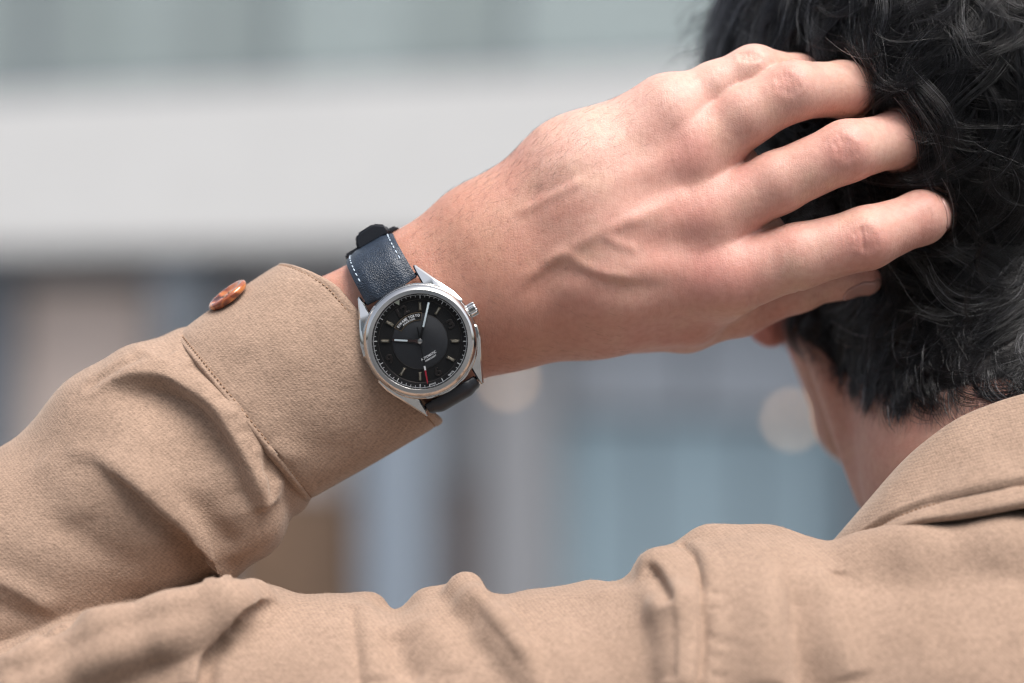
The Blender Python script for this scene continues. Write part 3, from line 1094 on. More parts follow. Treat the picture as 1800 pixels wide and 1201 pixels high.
lathe_bm(bm, [(0, 0.0012), (0.0050, 0.0012), (0.0058, 0.0020), (0.0068, 0.0022), (0.0076, 0.0017), (0.0078, 0.0010), (0.0070, -0.0004), (0.004, -0.0012), (0, -0.0012)], 48, BM)
button = bm_obj('button', bm, horn, cuff, True)
bm = bmesh.new()
for a in range(4):
    an = math.pi / 4 + a * math.pi / 2
    lathe_bm(bm, [(0.00075, 0.00122), (0.00075, 0.00135), (0.0, 0.00135)], 12, BM @ Matrix.Translation((0.0016 * math.cos(an), 0.0016 * math.sin(an), 0)))
bm_obj('thread', bm, thr, button, True)
bm = bmesh.new()
lathe_bm(bm, [(0.0016, -0.0016), (0.0014, -0.003), (0.0018, -0.007)], 12, BM)
bm_obj('shank', bm, thr, button, True)

# trousers and shoes, below the frame
TF = Field(axis(200, 2000, 400, 1900, 16, 30), axis(-400, 700, -300, 500, 16, 30), axis(-8500, -2300, -8400, -2400, 20, 30))
for x0, x1 in ((1790, 1740), (2050, 2110)):
    TF.chain([(x0, 3300, 130, 345), (x1, 4300, 125, 320), (x1, 6100, 110, 235), (x1, 8450, 150, 190)], 60, flat=1.16)
tV, tQ = TF.surface()
tV = relax(tV, tQ, 3, 0.5)
mesh_np('trousers', tV, tQ, plain('dark_denim', (0.03, 0.036, 0.05), rough=0.85, noise=0.2, nscale=300), person)
shoe_m = plain('brown_shoe_leather', (0.07, 0.04, 0.025), rough=0.4)
for x0 in (1740, 2110):
    HX = P(x0, 8640, 150)
    XF = Field(axis(HX[0] - 320, HX[0] + 320, HX[0] - 300, HX[0] + 300, 16, 20), axis(-350, 1300, -300, 1200, 18, 20), axis(-8440, -7950, -8430, -8000, 14, 20))
    for (dy, dz, r0, r1, ey, ez) in ((-60, 110, 150, 160, 420, 90), (420, 90, 160, 130, 760, 60)):
        XF.cone((HX[0], dy, -8421 + dz), (HX[0], ey, -8421 + ez), r0, r1, 60, 1.35, (0, 0, 1))
    XF.F[:, :, XF.zs < -8419] = np.maximum(XF.F[:, :, XF.zs < -8419], 1.0)
    xV, xQ = XF.surface()
    xV[:, 2] = np.maximum(xV[:, 2], -8419)
    mesh_np('shoe', relax(xV, xQ, 1), xQ, shoe_m, person)
# ------------------------------------------------------------------ wristwatch (own frame: x to the crown, y to 12 o'clock, z out of the dial; units as above)
watch = empty('wristwatch')
WX, WY, WZ = Vector((0.8660, 0, 0.5)), Vector((-0.5, 0, 0.8660)), Vector((0, -1, 0))
WM = Matrix((WX, WY, WZ)).transposed()
WM = Matrix.Rotation(R(2.0), 3, Vector((1, 0, 0))) @ WM
watch.matrix_world = WM.to_4x4()
watch.location = Vector(to_world(P(738.5, 600, 0)[None])[0])
tag(watch, 'steel wristwatch with black dial and stitched navy leather strap, worn on the wrist', 'watch')

steel = plain('polished_steel', (0.56, 0.555, 0.545), rough=0.08, metal=1.0)
brushed, bt, bb = new_mat('brushed_steel')
bb.inputs['Metallic'].default_value = 1.0
bb.inputs['Base Color'].default_value = (0.40, 0.40, 0.40, 1)
bb.inputs['Roughness'].default_value = 0.36
bb.inputs['Anisotropic'].default_value = 0.6
_tc = N(bt, 'ShaderNodeTexCoord')
_n = N(bt, 'ShaderNodeTexNoise', i_Scale=5000.0, i_Detail=2.0)
_m = N(bt, 'ShaderNodeMapping'); _m.inputs['Scale'].default_value = (1, 0.05, 1)
bt.links.new(_tc.outputs['Object'], _m.inputs['Vector']); bt.links.new(_m.outputs[0], _n.inputs['Vector'])
_b = N(bt, 'ShaderNodeBump', i_Strength=0.12, i_Distance=0.00005)
bt.links.new(_n.outputs['Fac'], _b.inputs['Height']); bt.links.new(_b.outputs[0], bb.inputs['Normal'])
champ = plain('champagne_metal', (0.72, 0.66, 0.54), rough=0.22, metal=1.0)
dial_black = plain('dial_black', (0.0045, 0.0048, 0.0055), rough=0.55, spec=0.25)
dark_metal = plain('dark_bronze_metal', (0.060, 0.054, 0.052), rough=0.34, metal=1.0)
hand_metal = plain('rose_black_metal', (0.16, 0.11, 0.105), rough=0.22, metal=1.0)
black_metal = plain('black_metal', (0.012, 0.012, 0.013), rough=0.3, metal=0.6)
lume = plain('pale_lume', (0.50, 0.58, 0.62), rough=0.6)
white_print = plain('white_print', (0.62, 0.64, 0.66), rough=0.6)
grey_print = plain('grey_print', (0.26, 0.28, 0.31), rough=0.6)
red_paint = plain('red_lacquer', (0.34, 0.012, 0.03), rough=0.35)
gold_line = plain('gilt_rim', (0.50, 0.38, 0.26), rough=0.25, metal=1.0)
# woven look of the inner dial
linen, lt_, lb = new_mat('linen_dial')
_tc = N(lt_, 'ShaderNodeTexCoord')
_w = []
for rot in (30, -60):
    _m = N(lt_, 'ShaderNodeMapping'); _m.inputs['Rotation'].default_value = (0, 0, R(rot)); _m.inputs['Scale'].default_value = (1.0, 0.15, 1)
    lt_.links.new(_tc.outputs['Object'], _m.inputs['Vector'])
    _n = N(lt_, 'ShaderNodeTexNoise', i_Scale=7000.0, i_Detail=2.0)
    lt_.links.new(_m.outputs[0], _n.inputs['Vector']); _w.append(_n)
_a = N(lt_, 'ShaderNodeMath', operation='ADD')
lt_.links.new(_w[0].outputs['Fac'], _a.inputs[0]); lt_.links.new(_w[1].outputs['Fac'], _a.inputs[1])
_r = ramp(lt_, [(0.40, (0.005, 0.0062, 0.009)), (0.62, (0.011, 0.0138, 0.019))])
_h = N(lt_, 'ShaderNodeMath', operation='MULTIPLY'); _h.inputs[1].default_value = 0.5
lt_.links.new(_a.outputs[0], _h.inputs[0]); lt_.links.new(_h.outputs[0], _r.inputs['Fac'])
lt_.links.new(_r.outputs[0], lb.inputs['Base Color']); lb.inputs['Roughness'].default_value = 0.6
_b = N(lt_, 'ShaderNodeBump', i_Strength=0.4, i_Distance=0.00003)
lt_.links.new(_h.outputs[0], _b.inputs['Height']); lt_.links.new(_b.outputs[0], lb.inputs['Normal'])
# leather
def leather(name, c0, c1, bump, rough=0.42):
    m, t, b = new_mat(name)
    tc = N(t, 'ShaderNodeTexCoord')
    v = N(t, 'ShaderNodeTexVoronoi', feature='SMOOTH_F1', i_Scale=2300.0)
    v.inputs['Smoothness'].default_value = 0.35
    n0 = N(t, 'ShaderNodeTexNoise', i_Scale=1300.0, i_Detail=3.0)
    t.links.new(tc.outputs['Object'], n0.inputs['Vector'])
    mx = N(t, 'ShaderNodeMix', data_type='RGBA'); mx.inputs[0].default_value = 0.0006
    t.links.new(tc.outputs['Object'], mx.inputs[6]); t.links.new(n0.outputs['Color'], mx.inputs[7])
    t.links.new(mx.outputs[2], v.inputs['Vector'])
    n = N(t, 'ShaderNodeTexNoise', i_Scale=220.0, i_Detail=5.0)
    t.links.new(tc.outputs['Object'], n.inputs['Vector'])
    r = ramp(t, [(0.3, c0), (0.75, c1)])
    t.links.new(n.outputs['Fac'], r.inputs['Fac'])
    t.links.new(r.outputs[0], b.inputs['Base Color'])
    b.inputs['Roughness'].default_value = rough
    bp = N(t, 'ShaderNodeBump', i_Strength=bump, i_Distance=0.0003, invert=True)
    t.links.new(v.outputs['Distance'], bp.inputs['Height'])
    t.links.new(bp.outputs[0], b.inputs['Normal'])
    return m
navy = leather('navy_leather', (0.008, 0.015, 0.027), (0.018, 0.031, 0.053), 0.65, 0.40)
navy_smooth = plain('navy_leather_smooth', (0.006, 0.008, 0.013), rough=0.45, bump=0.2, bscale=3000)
glass, gt, gb = new_mat('crystal')
gt.nodes.clear()
_o = N(gt, 'ShaderNodeOutputMaterial'); _x = N(gt, 'ShaderNodeMixShader')
_t = N(gt, 'ShaderNodeBsdfTransparent'); _g = N(gt, 'ShaderNodeBsdfGlossy'); _g.inputs['Roughness'].default_value = 0.02
_f = N(gt, 'ShaderNodeFresnel'); _f.inputs['IOR'].default_value = 1.10
gt.links.new(_f.outputs[0], _x.inputs[0]); gt.links.new(_t.outputs[0], _x.inputs[1]); gt.links.new(_g.outputs[0], _x.inputs[2]); gt.links.new(_x.outputs[0], _o.inputs['Surface'])

def wscale(bm):
    bmesh.ops.scale(bm, vec=(S, S, S), verts=bm.verts)
def wobj(name, bm, mat, parent=None, smooth=False):
    wscale(bm)
    return bm_obj(name, bm, mat, parent or watch, smooth)
def sharp(o, ang=30):
    me = o.data
    me.polygons.foreach_set('use_smooth', np.ones(len(me.polygons), bool))
    try:
        me.set_sharp_from_angle(angle=R(ang))
    except Exception:
        pass
    return o
def wbox(bm, x0, x1, y0, y1, z0, z1, rot=0.0, bev=0.0):
    r = bmesh.ops.create_cube(bm, size=1, matrix=Matrix.Rotation(rot, 4, 'Z') @ Matrix.Translation(((x0 + x1) / 2, (y0 + y1) / 2, (z0 + z1) / 2)) @ Matrix.Diagonal((x1 - x0, y1 - y0, z1 - z0, 1)))
    if bev:
        es = list({e for v in r['verts'] for e in v.link_edges})
        bmesh.ops.bevel(bm, geom=es, offset=bev, segments=2, affect='EDGES', profile=0.6)
    return r

# case middle and back
bm = bmesh.new()
lathe_bm(bm, [(80.0, -12), (97.0, -3.0), (100.0, -4.5), (102.5, -9), (102.5, -20), (98, -32), (86, -43), (0, -46)], 128)
case = sharp(wobj('case', bm, steel), 25)
bm = bmesh.new()
lathe_bm(bm, [(82.6, -1), (82.9, 8), (83.6, 12.5), (84.4, 13.2)], 128)
lathe_bm(bm, [(91.2, 12.4), (92.4, 11.8), (98.2, 5.2), (99.3, 2.0), (99.3, -3), (96, -5.5)], 128)
bezel = sharp(wobj('bezel', bm, steel), 40)
bm = bmesh.new()
lathe_bm(bm, [(84.4, 13.2), (91.2, 12.4)], 128)
sharp(wobj('brushed_ring', bm, brushed, bezel), 40)
# lugs
def lug(sx_, sy_):
    outl = [(53.0, 82), (53.0, 96), (53.0, 110), (53.5, 119), (55.5, 122), (59.0, 120.5), (65.5, 107), (74.5, 88), (85, 67), (95, 47), (100.5, 26), (95, 18), (84, 40), (66, 66)]
    bm = bmesh.new()
    def zt(y):
        q = max(0, (y - 30) / 92)
        return -3.2 - 24 * q ** 1.7
    def zb(y):
        q = max(0, (y - 30) / 92)
        return -24 - 22 * q ** 1.3
    A = [bm.verts.new((sx_ * x, sy_ * y, zt(y))) for x, y in outl]
    B = [bm.verts.new((sx_ * x, sy_ * y, zb(y))) for x, y in outl]
    n = len(outl)
    bm.faces.new(A); bm.faces.new(B[::-1])
    for i in range(n):
        bm.faces.new((A[i], B[i], B[(i + 1) % n], A[(i + 1) % n]))
    bmesh.ops.recalc_face_normals(bm, faces=bm.faces)
    es = [e for e in bm.edges if e.verts[0] in A and e.verts[1] in A]
    bmesh.ops.bevel(bm, geom=es, offset=2.6, segments=1, affect='EDGES')
    bmesh.ops.triangulate(bm, faces=[f for f in bm.faces if len(f.verts) > 4])
    return sharp(wobj('lug', bm, steel), 22)
for a in (1, -1):
    for b in (1, -1):
        lug(a, b)
for yy in (1, -1):
    bm = bmesh.new()
    lathe_bm(bm, [(0, -54), (3.5, -54), (3.5, 54), (0, 54)], 12, Matrix.Translation((0, yy * 106, -31)) @ Matrix.Rotation(R(90), 4, 'Y'))
    wobj('spring_bar', bm, steel, None, True)
# crown
bm = bmesh.new()
nfl = 80
prof_c = [(0, 90, 0), (7, 90, 0), (7.5, 99.0, 0), (11.4, 99.5, 0), (12.4, 101, 1), (12.6, 104, 1), (12.6, 110, 1), (12.4, 113.0, 1), (11.0, 115, 0), (7.0, 116.2, 0), (0, 116.6, 0)]
rows = []
for (r, x, fl) in prof_c:
    if r == 0:
        rows.append([bm.verts.new((x, 0, 0))]); continue
    row = []
    for i in range(nfl):
        rr = r - (1.2 if (fl and (i % 5) in (0, 1)) else 0)
        a = 2 * math.pi * i / nfl
        row.append(bm.verts.new((x, rr * math.cos(a), rr * math.sin(a))))
    rows.append(row)
for a, b in zip(rows[:-1], rows[1:]):
    for i in range(nfl):
        j = (i + 1) % nfl
        if len(a) == 1: bm.faces.new((a[0], b[j], b[i]))
        elif len(b) == 1: bm.faces.new((a[i], a[j], b[0]))
        else: bm.faces.new((a[i], a[j], b[j], b[i]))
bmesh.ops.translate(bm, verts=bm.verts, vec=(0, 2, -11))
sharp(wobj('crown', bm, steel), 28)
# crystal
bm = bmesh.new()
lathe_bm(bm, [(83.2, 10.5), (82.6, 12.6), (80, 13.6), (50, 14.6), (0, 15.2)], 96)
wobj('crystal', bm, glass, None, True)
# dial: flat chapter, raised woven centre, sloped minute ring
bm = bmesh.new()
lathe_bm(bm, [(72.8, 0.4), (72.2, 0), (49.6, 0), (49.2, 0)], 128)
lathe_bm(bm, [(82.8, 3.2), (73.6, 0.9), (72.8, 0.4)], 128)
dial = sharp(wobj('dial', bm, dial_black), 12)
bm = bmesh.new()
lathe_bm(bm, [(49.2, -0.2), (49.0, 0.7), (48.4, 1.0), (0, 1.0)], 128)
sharp(wobj('dial_centre', bm, linen, dial), 30)
bm = bmesh.new()
lathe_bm(bm, [(73.4, 1.05), (72.9, 1.15), (72.5, 0.8)], 128)
lathe_bm(bm, [(49.5, 0.3), (49.2, 1.2), (48.9, 1.3), (48.7, 1.05)], 128)
wobj('ring_line', bm, dark_metal, dial, True)
# minute track
def trackz(r):
    return 0.9 + (r - 73.6) / 9.2 * 2.3
bm = bmesh.new()
for i in range(60):
    a = math.pi / 2 - 2 * math.pi * i / 60
    if i == 0: continue
    hw = 0.62 if i % 5 == 0 else 0.42
    r0 = 75.4 if i % 5 == 0 else 77.8
    if i in (29, 31, 28, 32): r0 = 80.0
    c, s_ = math.cos(a), math.sin(a)
    vs_ = [bm.verts.new((r * c - q * s_, r * s_ + q * c, trackz(r) + 0.25)) for r, q in ((r0, -hw), (81.4, -hw), (81.4, hw), (r0, hw))]
    bm.faces.new(vs_)
lathe_bm(bm, [(81.9, trackz(81.9) + 0.25), (81.2, trackz(81.2) + 0.25)], 128)  # white circle painted in for the reflection off the rehaut
wobj('minute_track_and_glint', bm, white_print, dial)
bm = bmesh.new()
vs_ = [bm.verts.new(p) for p in ((-5.2, 81.3, 3.2), (0, 73.2, 1.6), (5.2, 81.3, 3.2))]
bm.faces.new(vs_)
wobj('triangle_mark', bm, plain('cream_lume', (0.55, 0.60, 0.50), rough=0.6), dial)
# batons
proto = None
for h in (1, 2, 4, 5, 7, 8, 10, 11):
    a = math.pi / 2 - 2 * math.pi * h / 12
    if proto is None:
        bm = bmesh.new()
        x, y = 7.4, 2.7
        pts = [(-x, -y, 0), (x, -y, 0), (x, y, 0), (-x, y, 0), (-x, -y, 2.2), (x, -y, 2.2), (x, y, 2.2), (-x, y, 2.2), (-x + 2.2, -1.1, 4.2), (x - 2.2, -1.1, 4.2), (x - 2.2, 1.1, 4.2), (-x + 2.2, 1.1, 4.2)]
        V_ = [bm.verts.new(p) for p in pts]
        for f in ((0, 1, 5, 4), (1, 2, 6, 5), (2, 3, 7, 6), (3, 0, 4, 7), (4, 5, 9, 8), (5, 6, 10, 9), (6, 7, 11, 10), (7, 4, 8, 11), (8, 9, 10, 11)):
            bm.faces.new([V_[i] for i in f])
        wscale(bm)
        o = proto = bm_obj('hour_marker', bm, champ, dial)
    else:
        o = proto.copy(); COL.objects.link(o); o.parent = dial
    o.location = (61.6 * S * math.cos(a), 61.6 * S * math.sin(a), 0.1 * S)
    o.rotation_euler = (0, 0, a)
# lettering from the built-in typeface
def glyphs(txt, size, ext=0.0, bev=0.0, bold=0.022):
    cu = bpy.data.curves.new('t', 'FONT')
    cu.body = txt; cu.size = size; cu.align_x = 'CENTER'; cu.align_y = 'BOTTOM_BASELINE'
    cu.extrude = ext; cu.bevel_depth = bev; cu.resolution_u = 4; cu.offset = size * bold
    ob = bpy.data.objects.new('t', cu); COL.objects.link(ob)
    bpy.context.view_layer.update()
    me = bpy.data.meshes.new_from_object(ob.evaluated_get(bpy.context.evaluated_depsgraph_get()))
    bpy.data.objects.remove(ob); bpy.data.curves.remove(cu)
    return me
def text_flat(name, txt, size, x, y, z, mat, width=None, ext=0.0, bev=0.0, bold=0.0, parent=None):
    me = glyphs(txt, size, ext, bev, 0.012 if ext else 0.022)
    co = np.zeros(len(me.vertices) * 3); me.vertices.foreach_get('co', co); co = co.reshape(-1, 3)
    wdt = np.ptp(co[:, 0])
    if width: co[:, 0] *= width / wdt
    co[:, 0] -= (co[:, 0].max() + co[:, 0].min()) / 2
    co += (x, y, z)
    me.vertices.foreach_set('co', (co * S).ravel())
    me.materials.append(mat)
    return link(bpy.data.objects.new(name, me), parent or dial)
def text_arc(name, txt, size, r, a0, a1, z, mat, inward=False, squeeze=1.0, track=False):
    bm = bmesh.new()
    ws = []
    for ch in txt:
        if ch == ' ':
            ws.append((None, size * 0.42)); continue
        me = glyphs(ch, size)
        co = np.zeros(len(me.vertices) * 3); me.vertices.foreach_get('co', co); co = co.reshape(-1, 3)
        wd = np.ptp(co[:, 0]); co[:, 0] -= co[:, 0].min() + wd / 2
        ws.append(((me, co), wd + size * 0.13))
    tot = sum(q for _, q in ws)
    run = 0
    for g, wd in ws:
        f = (run + wd / 2) / tot
        run += wd
        if g is None: continue
        a = a0 + (a1 - a0) * f
        me, co = g
        scl = abs(a1 - a0) * r / tot
        M_ = Matrix.Translation((r * math.cos(a), r * math.sin(a), z)) @ Matrix.Rotation(a + (math.pi / 2 if inward else -math.pi / 2), 4, 'Z')
        vv = []
        for c in co:
            p = M_ @ Vector((c[0] * scl * squeeze, c[1], 0))
            if track: p.z = trackz(math.hypot(p.x, p.y)) + 0.3
            vv.append(bm.verts.new(p))
        for pl in me.polygons:
            try: bm.faces.new([vv[i] for i in pl.vertices])
            except ValueError: pass
    return wobj(name, bm, mat, dial)
# plaque with the maker's name
def arc_ring(bm, r0, r1, a0, a1, z0, z1, n=40):
    rows = []
    for i in range(n + 1):
        a = a0 + (a1 - a0) * i / n
        c, s_ = math.cos(a), math.sin(a)
        rows.append([bm.verts.new((r * c, r * s_, z)) for r, z in ((r0, z0), (r0, z1), (r1, z1), (r1, z0))])
    for a, b in zip(rows[:-1], rows[1:]):
        for k in range(4):
            bm.faces.new((a[k], a[(k + 1) % 4], b[(k + 1) % 4], b[k]))
    bm.faces.new(rows[0]); bm.faces.new(rows[-1][::-1])
bm = bmesh.new()
arc_ring(bm, 37.6, 50.2, R(57), R(122), 0.5, 1.6)
plaque = wobj('name_plaque', bm, dial_black, dial)
bm = bmesh.new()
arc_ring(bm, 50.0, 51.0, R(57), R(122), 0.5, 2.6)
arc_ring(bm, 37.0, 37.8, R(57), R(122), 0.5, 2.4)
for a in (57, 122):
    arc_ring(bm, 37.0, 51.0, R(a - 0.35), R(a + 0.35), 0.5, 2.2, 2)
wobj('plaque_rim', bm, gold_line, dial)
text_arc('maker_name', 'KIWAME TOKYO', 6.6, 43.6, R(118.5), R(60.5), 2.0, white_print)
text_arc('model_name', 'ASAKUSA', 4.4, 39.2, R(108), R(72), 2.0, white_print)
text_flat('movement_text', 'AUTOMATIC', 6.0, 0, -31.5, 1.4, white_print, 30)
text_flat('depth_text', '100M/330FT', 3.9, 1.5, -36.5, 1.4, white_print, 22)
text_arc('origin_text', 'JAPAN', 4.0, 79.4, R(251.8), R(260.8), 2.0, white_print, inward=True, track=True)
text_arc('origin_text', 'MADE', 4.0, 79.4, R(279.6), R(288.0), 2.0, white_print, inward=True, track=True)
for h, tx in ((12, '12'), (3, '3'), (6, '6'), (9, '9')):
    a = math.pi / 2 - 2 * math.pi * h / 12
    text_flat('numeral', tx, 22, 61.6 * math.cos(a), 61.6 * math.sin(a) - 7.6, 0.9, dark_metal, {'12': 21}.get(tx, 12.5), 0.8, 0.45)
# hands
def blade(name, ang, pts, z, th, mat, parent=None):
    """pts: (r, half width) along the hand"""
    bm = bmesh.new()
    up = [bm.verts.new((r, hw, z)) for r, hw in pts] + [bm.verts.new((r, -hw, z)) for r, hw in pts[::-1]]
    dn = [bm.verts.new((v.co.x, v.co.y, z - th)) for v in up]
    bm.faces.new(up); bm.faces.new(dn[::-1])
    n = len(up)
    for i in range(n):
        bm.faces.new((up[i], dn[i], dn[(i + 1) % n], up[(i + 1) % n]))
    bmesh.ops.triangulate(bm, faces=[f for f in bm.faces if len(f.verts) > 4])
    bmesh.ops.rotate(bm, verts=bm.verts, cent=(0, 0, 0), matrix=Matrix.Rotation(ang, 3, 'Z'))
    return wobj(name, bm, mat, parent)
ha, ma, sa = R(147), R(47.2), R(-109.6)
hh = blade('hour_hand', ha, [(0, 4.5), (4, 4.2), (8, 2.2), (20, 2.2), (46, 2.4), (50, 0.6)], 4.6, 1.2, hand_metal)
blade('lume', ha, [(22, 1.5), (45, 1.5)], 5.1, 0.6, lume, hh)
mh = blade('minute_hand', ma, [(0, 4.2), (4, 3.9), (8, 1.9), (25, 1.9), (70, 2.0), (74, 0.6)], 6.8, 1.1, black_metal)
blade('lume', ma, [(26, 1.6), (70, 1.6)], 7.3, 0.6, lume, mh)
sh_ = blade('second_hand', sa, [(-25, 1.6), (-18, 1.3), (0, 0.9), (46, 0.75)], 8.8, 0.8, black_metal)
blade('white_tip', sa, [(44, 1.5), (51.5, 1.5)], 9.2, 0.9, white_print, sh_)
blade('red_tip', sa, [(51.5, 1.35), (72, 1.1), (75.5, 0.5)], 9.2, 0.9, red_paint, sh_)
bm = bmesh.new()
lathe_bm(bm, [(4.6, 5), (4.6, 9.2), (4.0, 9.8), (2.6, 9.9), (2.4, 10.6), (0, 11)], 32)
sharp(wobj('hand_pinion', bm, steel), 30)

# strap
UP = [(101, -27), (108, -25.5), (125, -28), (143, -34), (160, -46), (174, -64), (184, -90), (190, -125), (191, -165), (184, -207), (163, -245), (118, -271), (60, -281), (0, -280)]
LO = [(-101, -27), (-108, -26.5), (-115, -30), (-119, -42), (-121, -70), (-120, -110), (-120, -160), (-110, -208), (-85, -245), (-40, -270), (0, -288), (60, -291)]
def strap_path(pts, n):
    return smooth_line([(a, b, 0) for a, b in pts], n)[:, :2]
def strap(name, pts, w0, w1, t0, t1, mat, sgn, n=90):
    p = strap_path(pts, n)
    tg = np.gradient(p, axis=0); tg /= np.linalg.norm(tg, axis=1)[:, None]
    nr = np.stack([-tg[:, 1], tg[:, 0]], 1) * sgn
    L = np.concatenate([[0], np.cumsum(np.linalg.norm(np.diff(p, axis=0), axis=1))]); f = L / L[-1]
    rows = []
    NX = 22
    for i in range(n):
        wd = w0 + (w1 - w0) * min(1, f[i] * 1.4)
        th = t0 + (t1 - t0) * min(1, f[i] * 2.2)
        endr = 1.0
        if i < 5: endr = math.sqrt(1 - (1 - (i + 0.3) / 5.3) ** 2)
        row = []
        for j in range(NX + 1):
            x = -1 + 2 * j / NX
            edge = (1 - abs(x) ** 8) ** 0.5 if abs(x) < 1 else 0
            pad = 0.62 + 0.38 * min(1, max(0, (0.80 - abs(x)) / 0.22)) if abs(x) < 0.8 else 0.62 - 0.0 * abs(x)
            groove = -0.9 * math.exp(-((abs(x) - 0.80) / 0.035) ** 2)
            h = (th * 0.5 * (pad * 1.1) * max(0.25, edge) + groove) * endr
            q = p[i] + nr[i] * h
            row.append((x * wd / 2, q[0], q[1]))
        for j in range(NX, -1, -1):
            x = -1 + 2 * j / NX
            edge = (1 - abs(x) ** 8) ** 0.5 if abs(x) < 1 else 0
            q = p[i] - nr[i] * th * 0.42 * max(0.25, edge) * endr
            row.append((x * wd / 2, q[0], q[1]))
        rows.append(row)
    V_ = np.array(rows).reshape(-1, 3); m = len(rows[0])
    Q_ = []
    for i in range(n - 1):
        for j in range(m):
            Q_.append((i * m + j, i * m + (j + 1) % m, (i + 1) * m + (j + 1) % m, (i + 1) * m + j))
    Q_ = np.array(Q_)
    fc = [tuple(q) for q in Q_] + [tuple(range(m))[::-1], tuple(range((n - 1) * m, n * m))]
    me = bpy.data.meshes.new(name)
    me.from_pydata([tuple(v) for v in V_ * S], [], fc)
    bm = bmesh.new(); bm.from_mesh(me); bmesh.ops.recalc_face_normals(bm, faces=bm.faces); bm.to_mesh(me); bm.free()
    me.materials.append(mat)
    o = link(bpy.data.objects.new(name, me), watch)
    sharp(o, 50)
    return o, p, nr, L
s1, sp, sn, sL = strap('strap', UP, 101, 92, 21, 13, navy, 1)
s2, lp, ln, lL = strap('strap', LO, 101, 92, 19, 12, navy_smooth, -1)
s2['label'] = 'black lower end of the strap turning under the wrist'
# stitches on the strap
thread_w = plain('pale_blue_thread', (0.38, 0.45, 0.52), rough=0.75, noise=0.12, nscale=2500)
st_me = None
for side in (-1, 1):
    l = 42.0
    for i in range(13):
        l0 = l + i * 12.4
        k = int(np.searchsorted(sL, l0)); k = min(k, len(sp) - 2)
        pos = sp[k] + sn[k] * ((21 + (13 - 21) * min(1, l0 / sL[-1] * 2.2)) * 0.5 * 0.68 - 0.3)
        tg = sp[k + 1] - sp[k]; tg = tg / np.linalg.norm(tg)
        if st_me is None:
            bm = bmesh.new()
            bmesh.ops.create_icosphere(bm, subdivisions=2, radius=1, matrix=Matrix.Diagonal((1.35, 4.2, 1.3, 1)))
            wscale(bm)
            ob = bm_obj('stitch', bm, thread_w, s1, True); st_me = ob
        else:
            ob = st_me.copy(); COL.objects.link(ob); ob.parent = s1
        Y = Vector((0.06 * side, tg[0], tg[1])).normalized(); Zv = Vector((0, sn[k][0], sn[k][1])); X = Y.cross(Zv).normalized()
        M_ = Matrix((X, Y, X.cross(Y))).transposed().to_4x4()
        M_.translation = Vector((side * (40.8 - i * 0.16), pos[0], pos[1])) * S
        ob.matrix_local = M_
# keeper: a thick band round the strap, and the folded tail under it
def block(name, k, outl, wd, mat, bev):
    """outl: (x, height over the strap's middle line) polygon, wd long along the strap"""
    bm = bmesh.new()
    c = sp[k]; nv = sn[k]; tg = sp[k + 1] - sp[k]; tg = tg / np.linalg.norm(tg)
    A, B = [], []
    for x, h in outl:
        for lst, a in ((A, -wd / 2), (B, wd / 2)):
            q = c + nv * h + tg * a
            lst.append(bm.verts.new((x, q[0], q[1])))
    n = len(outl)
    bm.faces.new(A); bm.faces.new(B[::-1])
    for i in range(n):
        bm.faces.new((A[i], B[i], B[(i + 1) % n], A[(i + 1) % n]))
    bmesh.ops.recalc_face_normals(bm, faces=bm.faces)
    bmesh.ops.bevel(bm, geom=list(bm.edges), offset=bev, segments=3, affect='EDGES')
    return sharp(wobj(name, bm, mat, s1), 45)
kk = int(np.searchsorted(sL, 172))
block('keeper', kk, [(-22, 4), (-18, 22), (-8, 33), (26, 34), (44, 22), (46, 4)], 46, navy_smooth, 4)
block('strap_tail', min(kk + 6, 80), [(-50, 2), (-48, 12), (48, 13), (60, 10), (62, 2)], 50, navy_smooth, 3)
# ------------------------------------------------------------------ the street behind
paving, pt, pb = new_mat('paving')
_tc = N(pt, 'ShaderNodeTexCoord')
_br = N(pt, 'ShaderNodeTexBrick')
_br.inputs['Color1'].default_value = (0.13, 0.128, 0.125, 1); _br.inputs['Color2'].default_value = (0.155, 0.15, 0.148, 1); _br.inputs['Mortar'].default_value = (0.07, 0.07, 0.07, 1)
_br.inputs['Scale'].default_value = 1.6
pt.links.new(_tc.outputs['Object'], _br.inputs['Vector']); pt.links.new(_br.outputs['Color'], pb.inputs['Base Color'])
pb.inputs['Roughness'].default_value = 0.8
def box_bm(bm, x0, x1, y0, y1, z0, z1, bev=0.0):
    r = bmesh.ops.create_cube(bm, size=1, matrix=Matrix.Translation(((x0 + x1) / 2, (y0 + y1) / 2, (z0 + z1) / 2)) @ Matrix.Diagonal((abs(x1 - x0), abs(y1 - y0), abs(z1 - z0), 1)))
    if bev:
        bmesh.ops.bevel(bm, geom=list({e for v in r['verts'] for e in v.link_edges}), offset=bev, segments=2, affect='EDGES')
def box(name, x0, x1, y0, y1, z0, z1, mat, parent=None, bev=0.0):
    bm = bmesh.new(); box_bm(bm, x0, x1, y0, y1, z0, z1, bev)
    return bm_obj(name, bm, mat, parent)
bm = bmesh.new()
bmesh.ops.create_grid(bm, x_segments=8, y_segments=8, size=150)
g = bm_obj('ground', bm, paving)
tag(g, kind='structure')

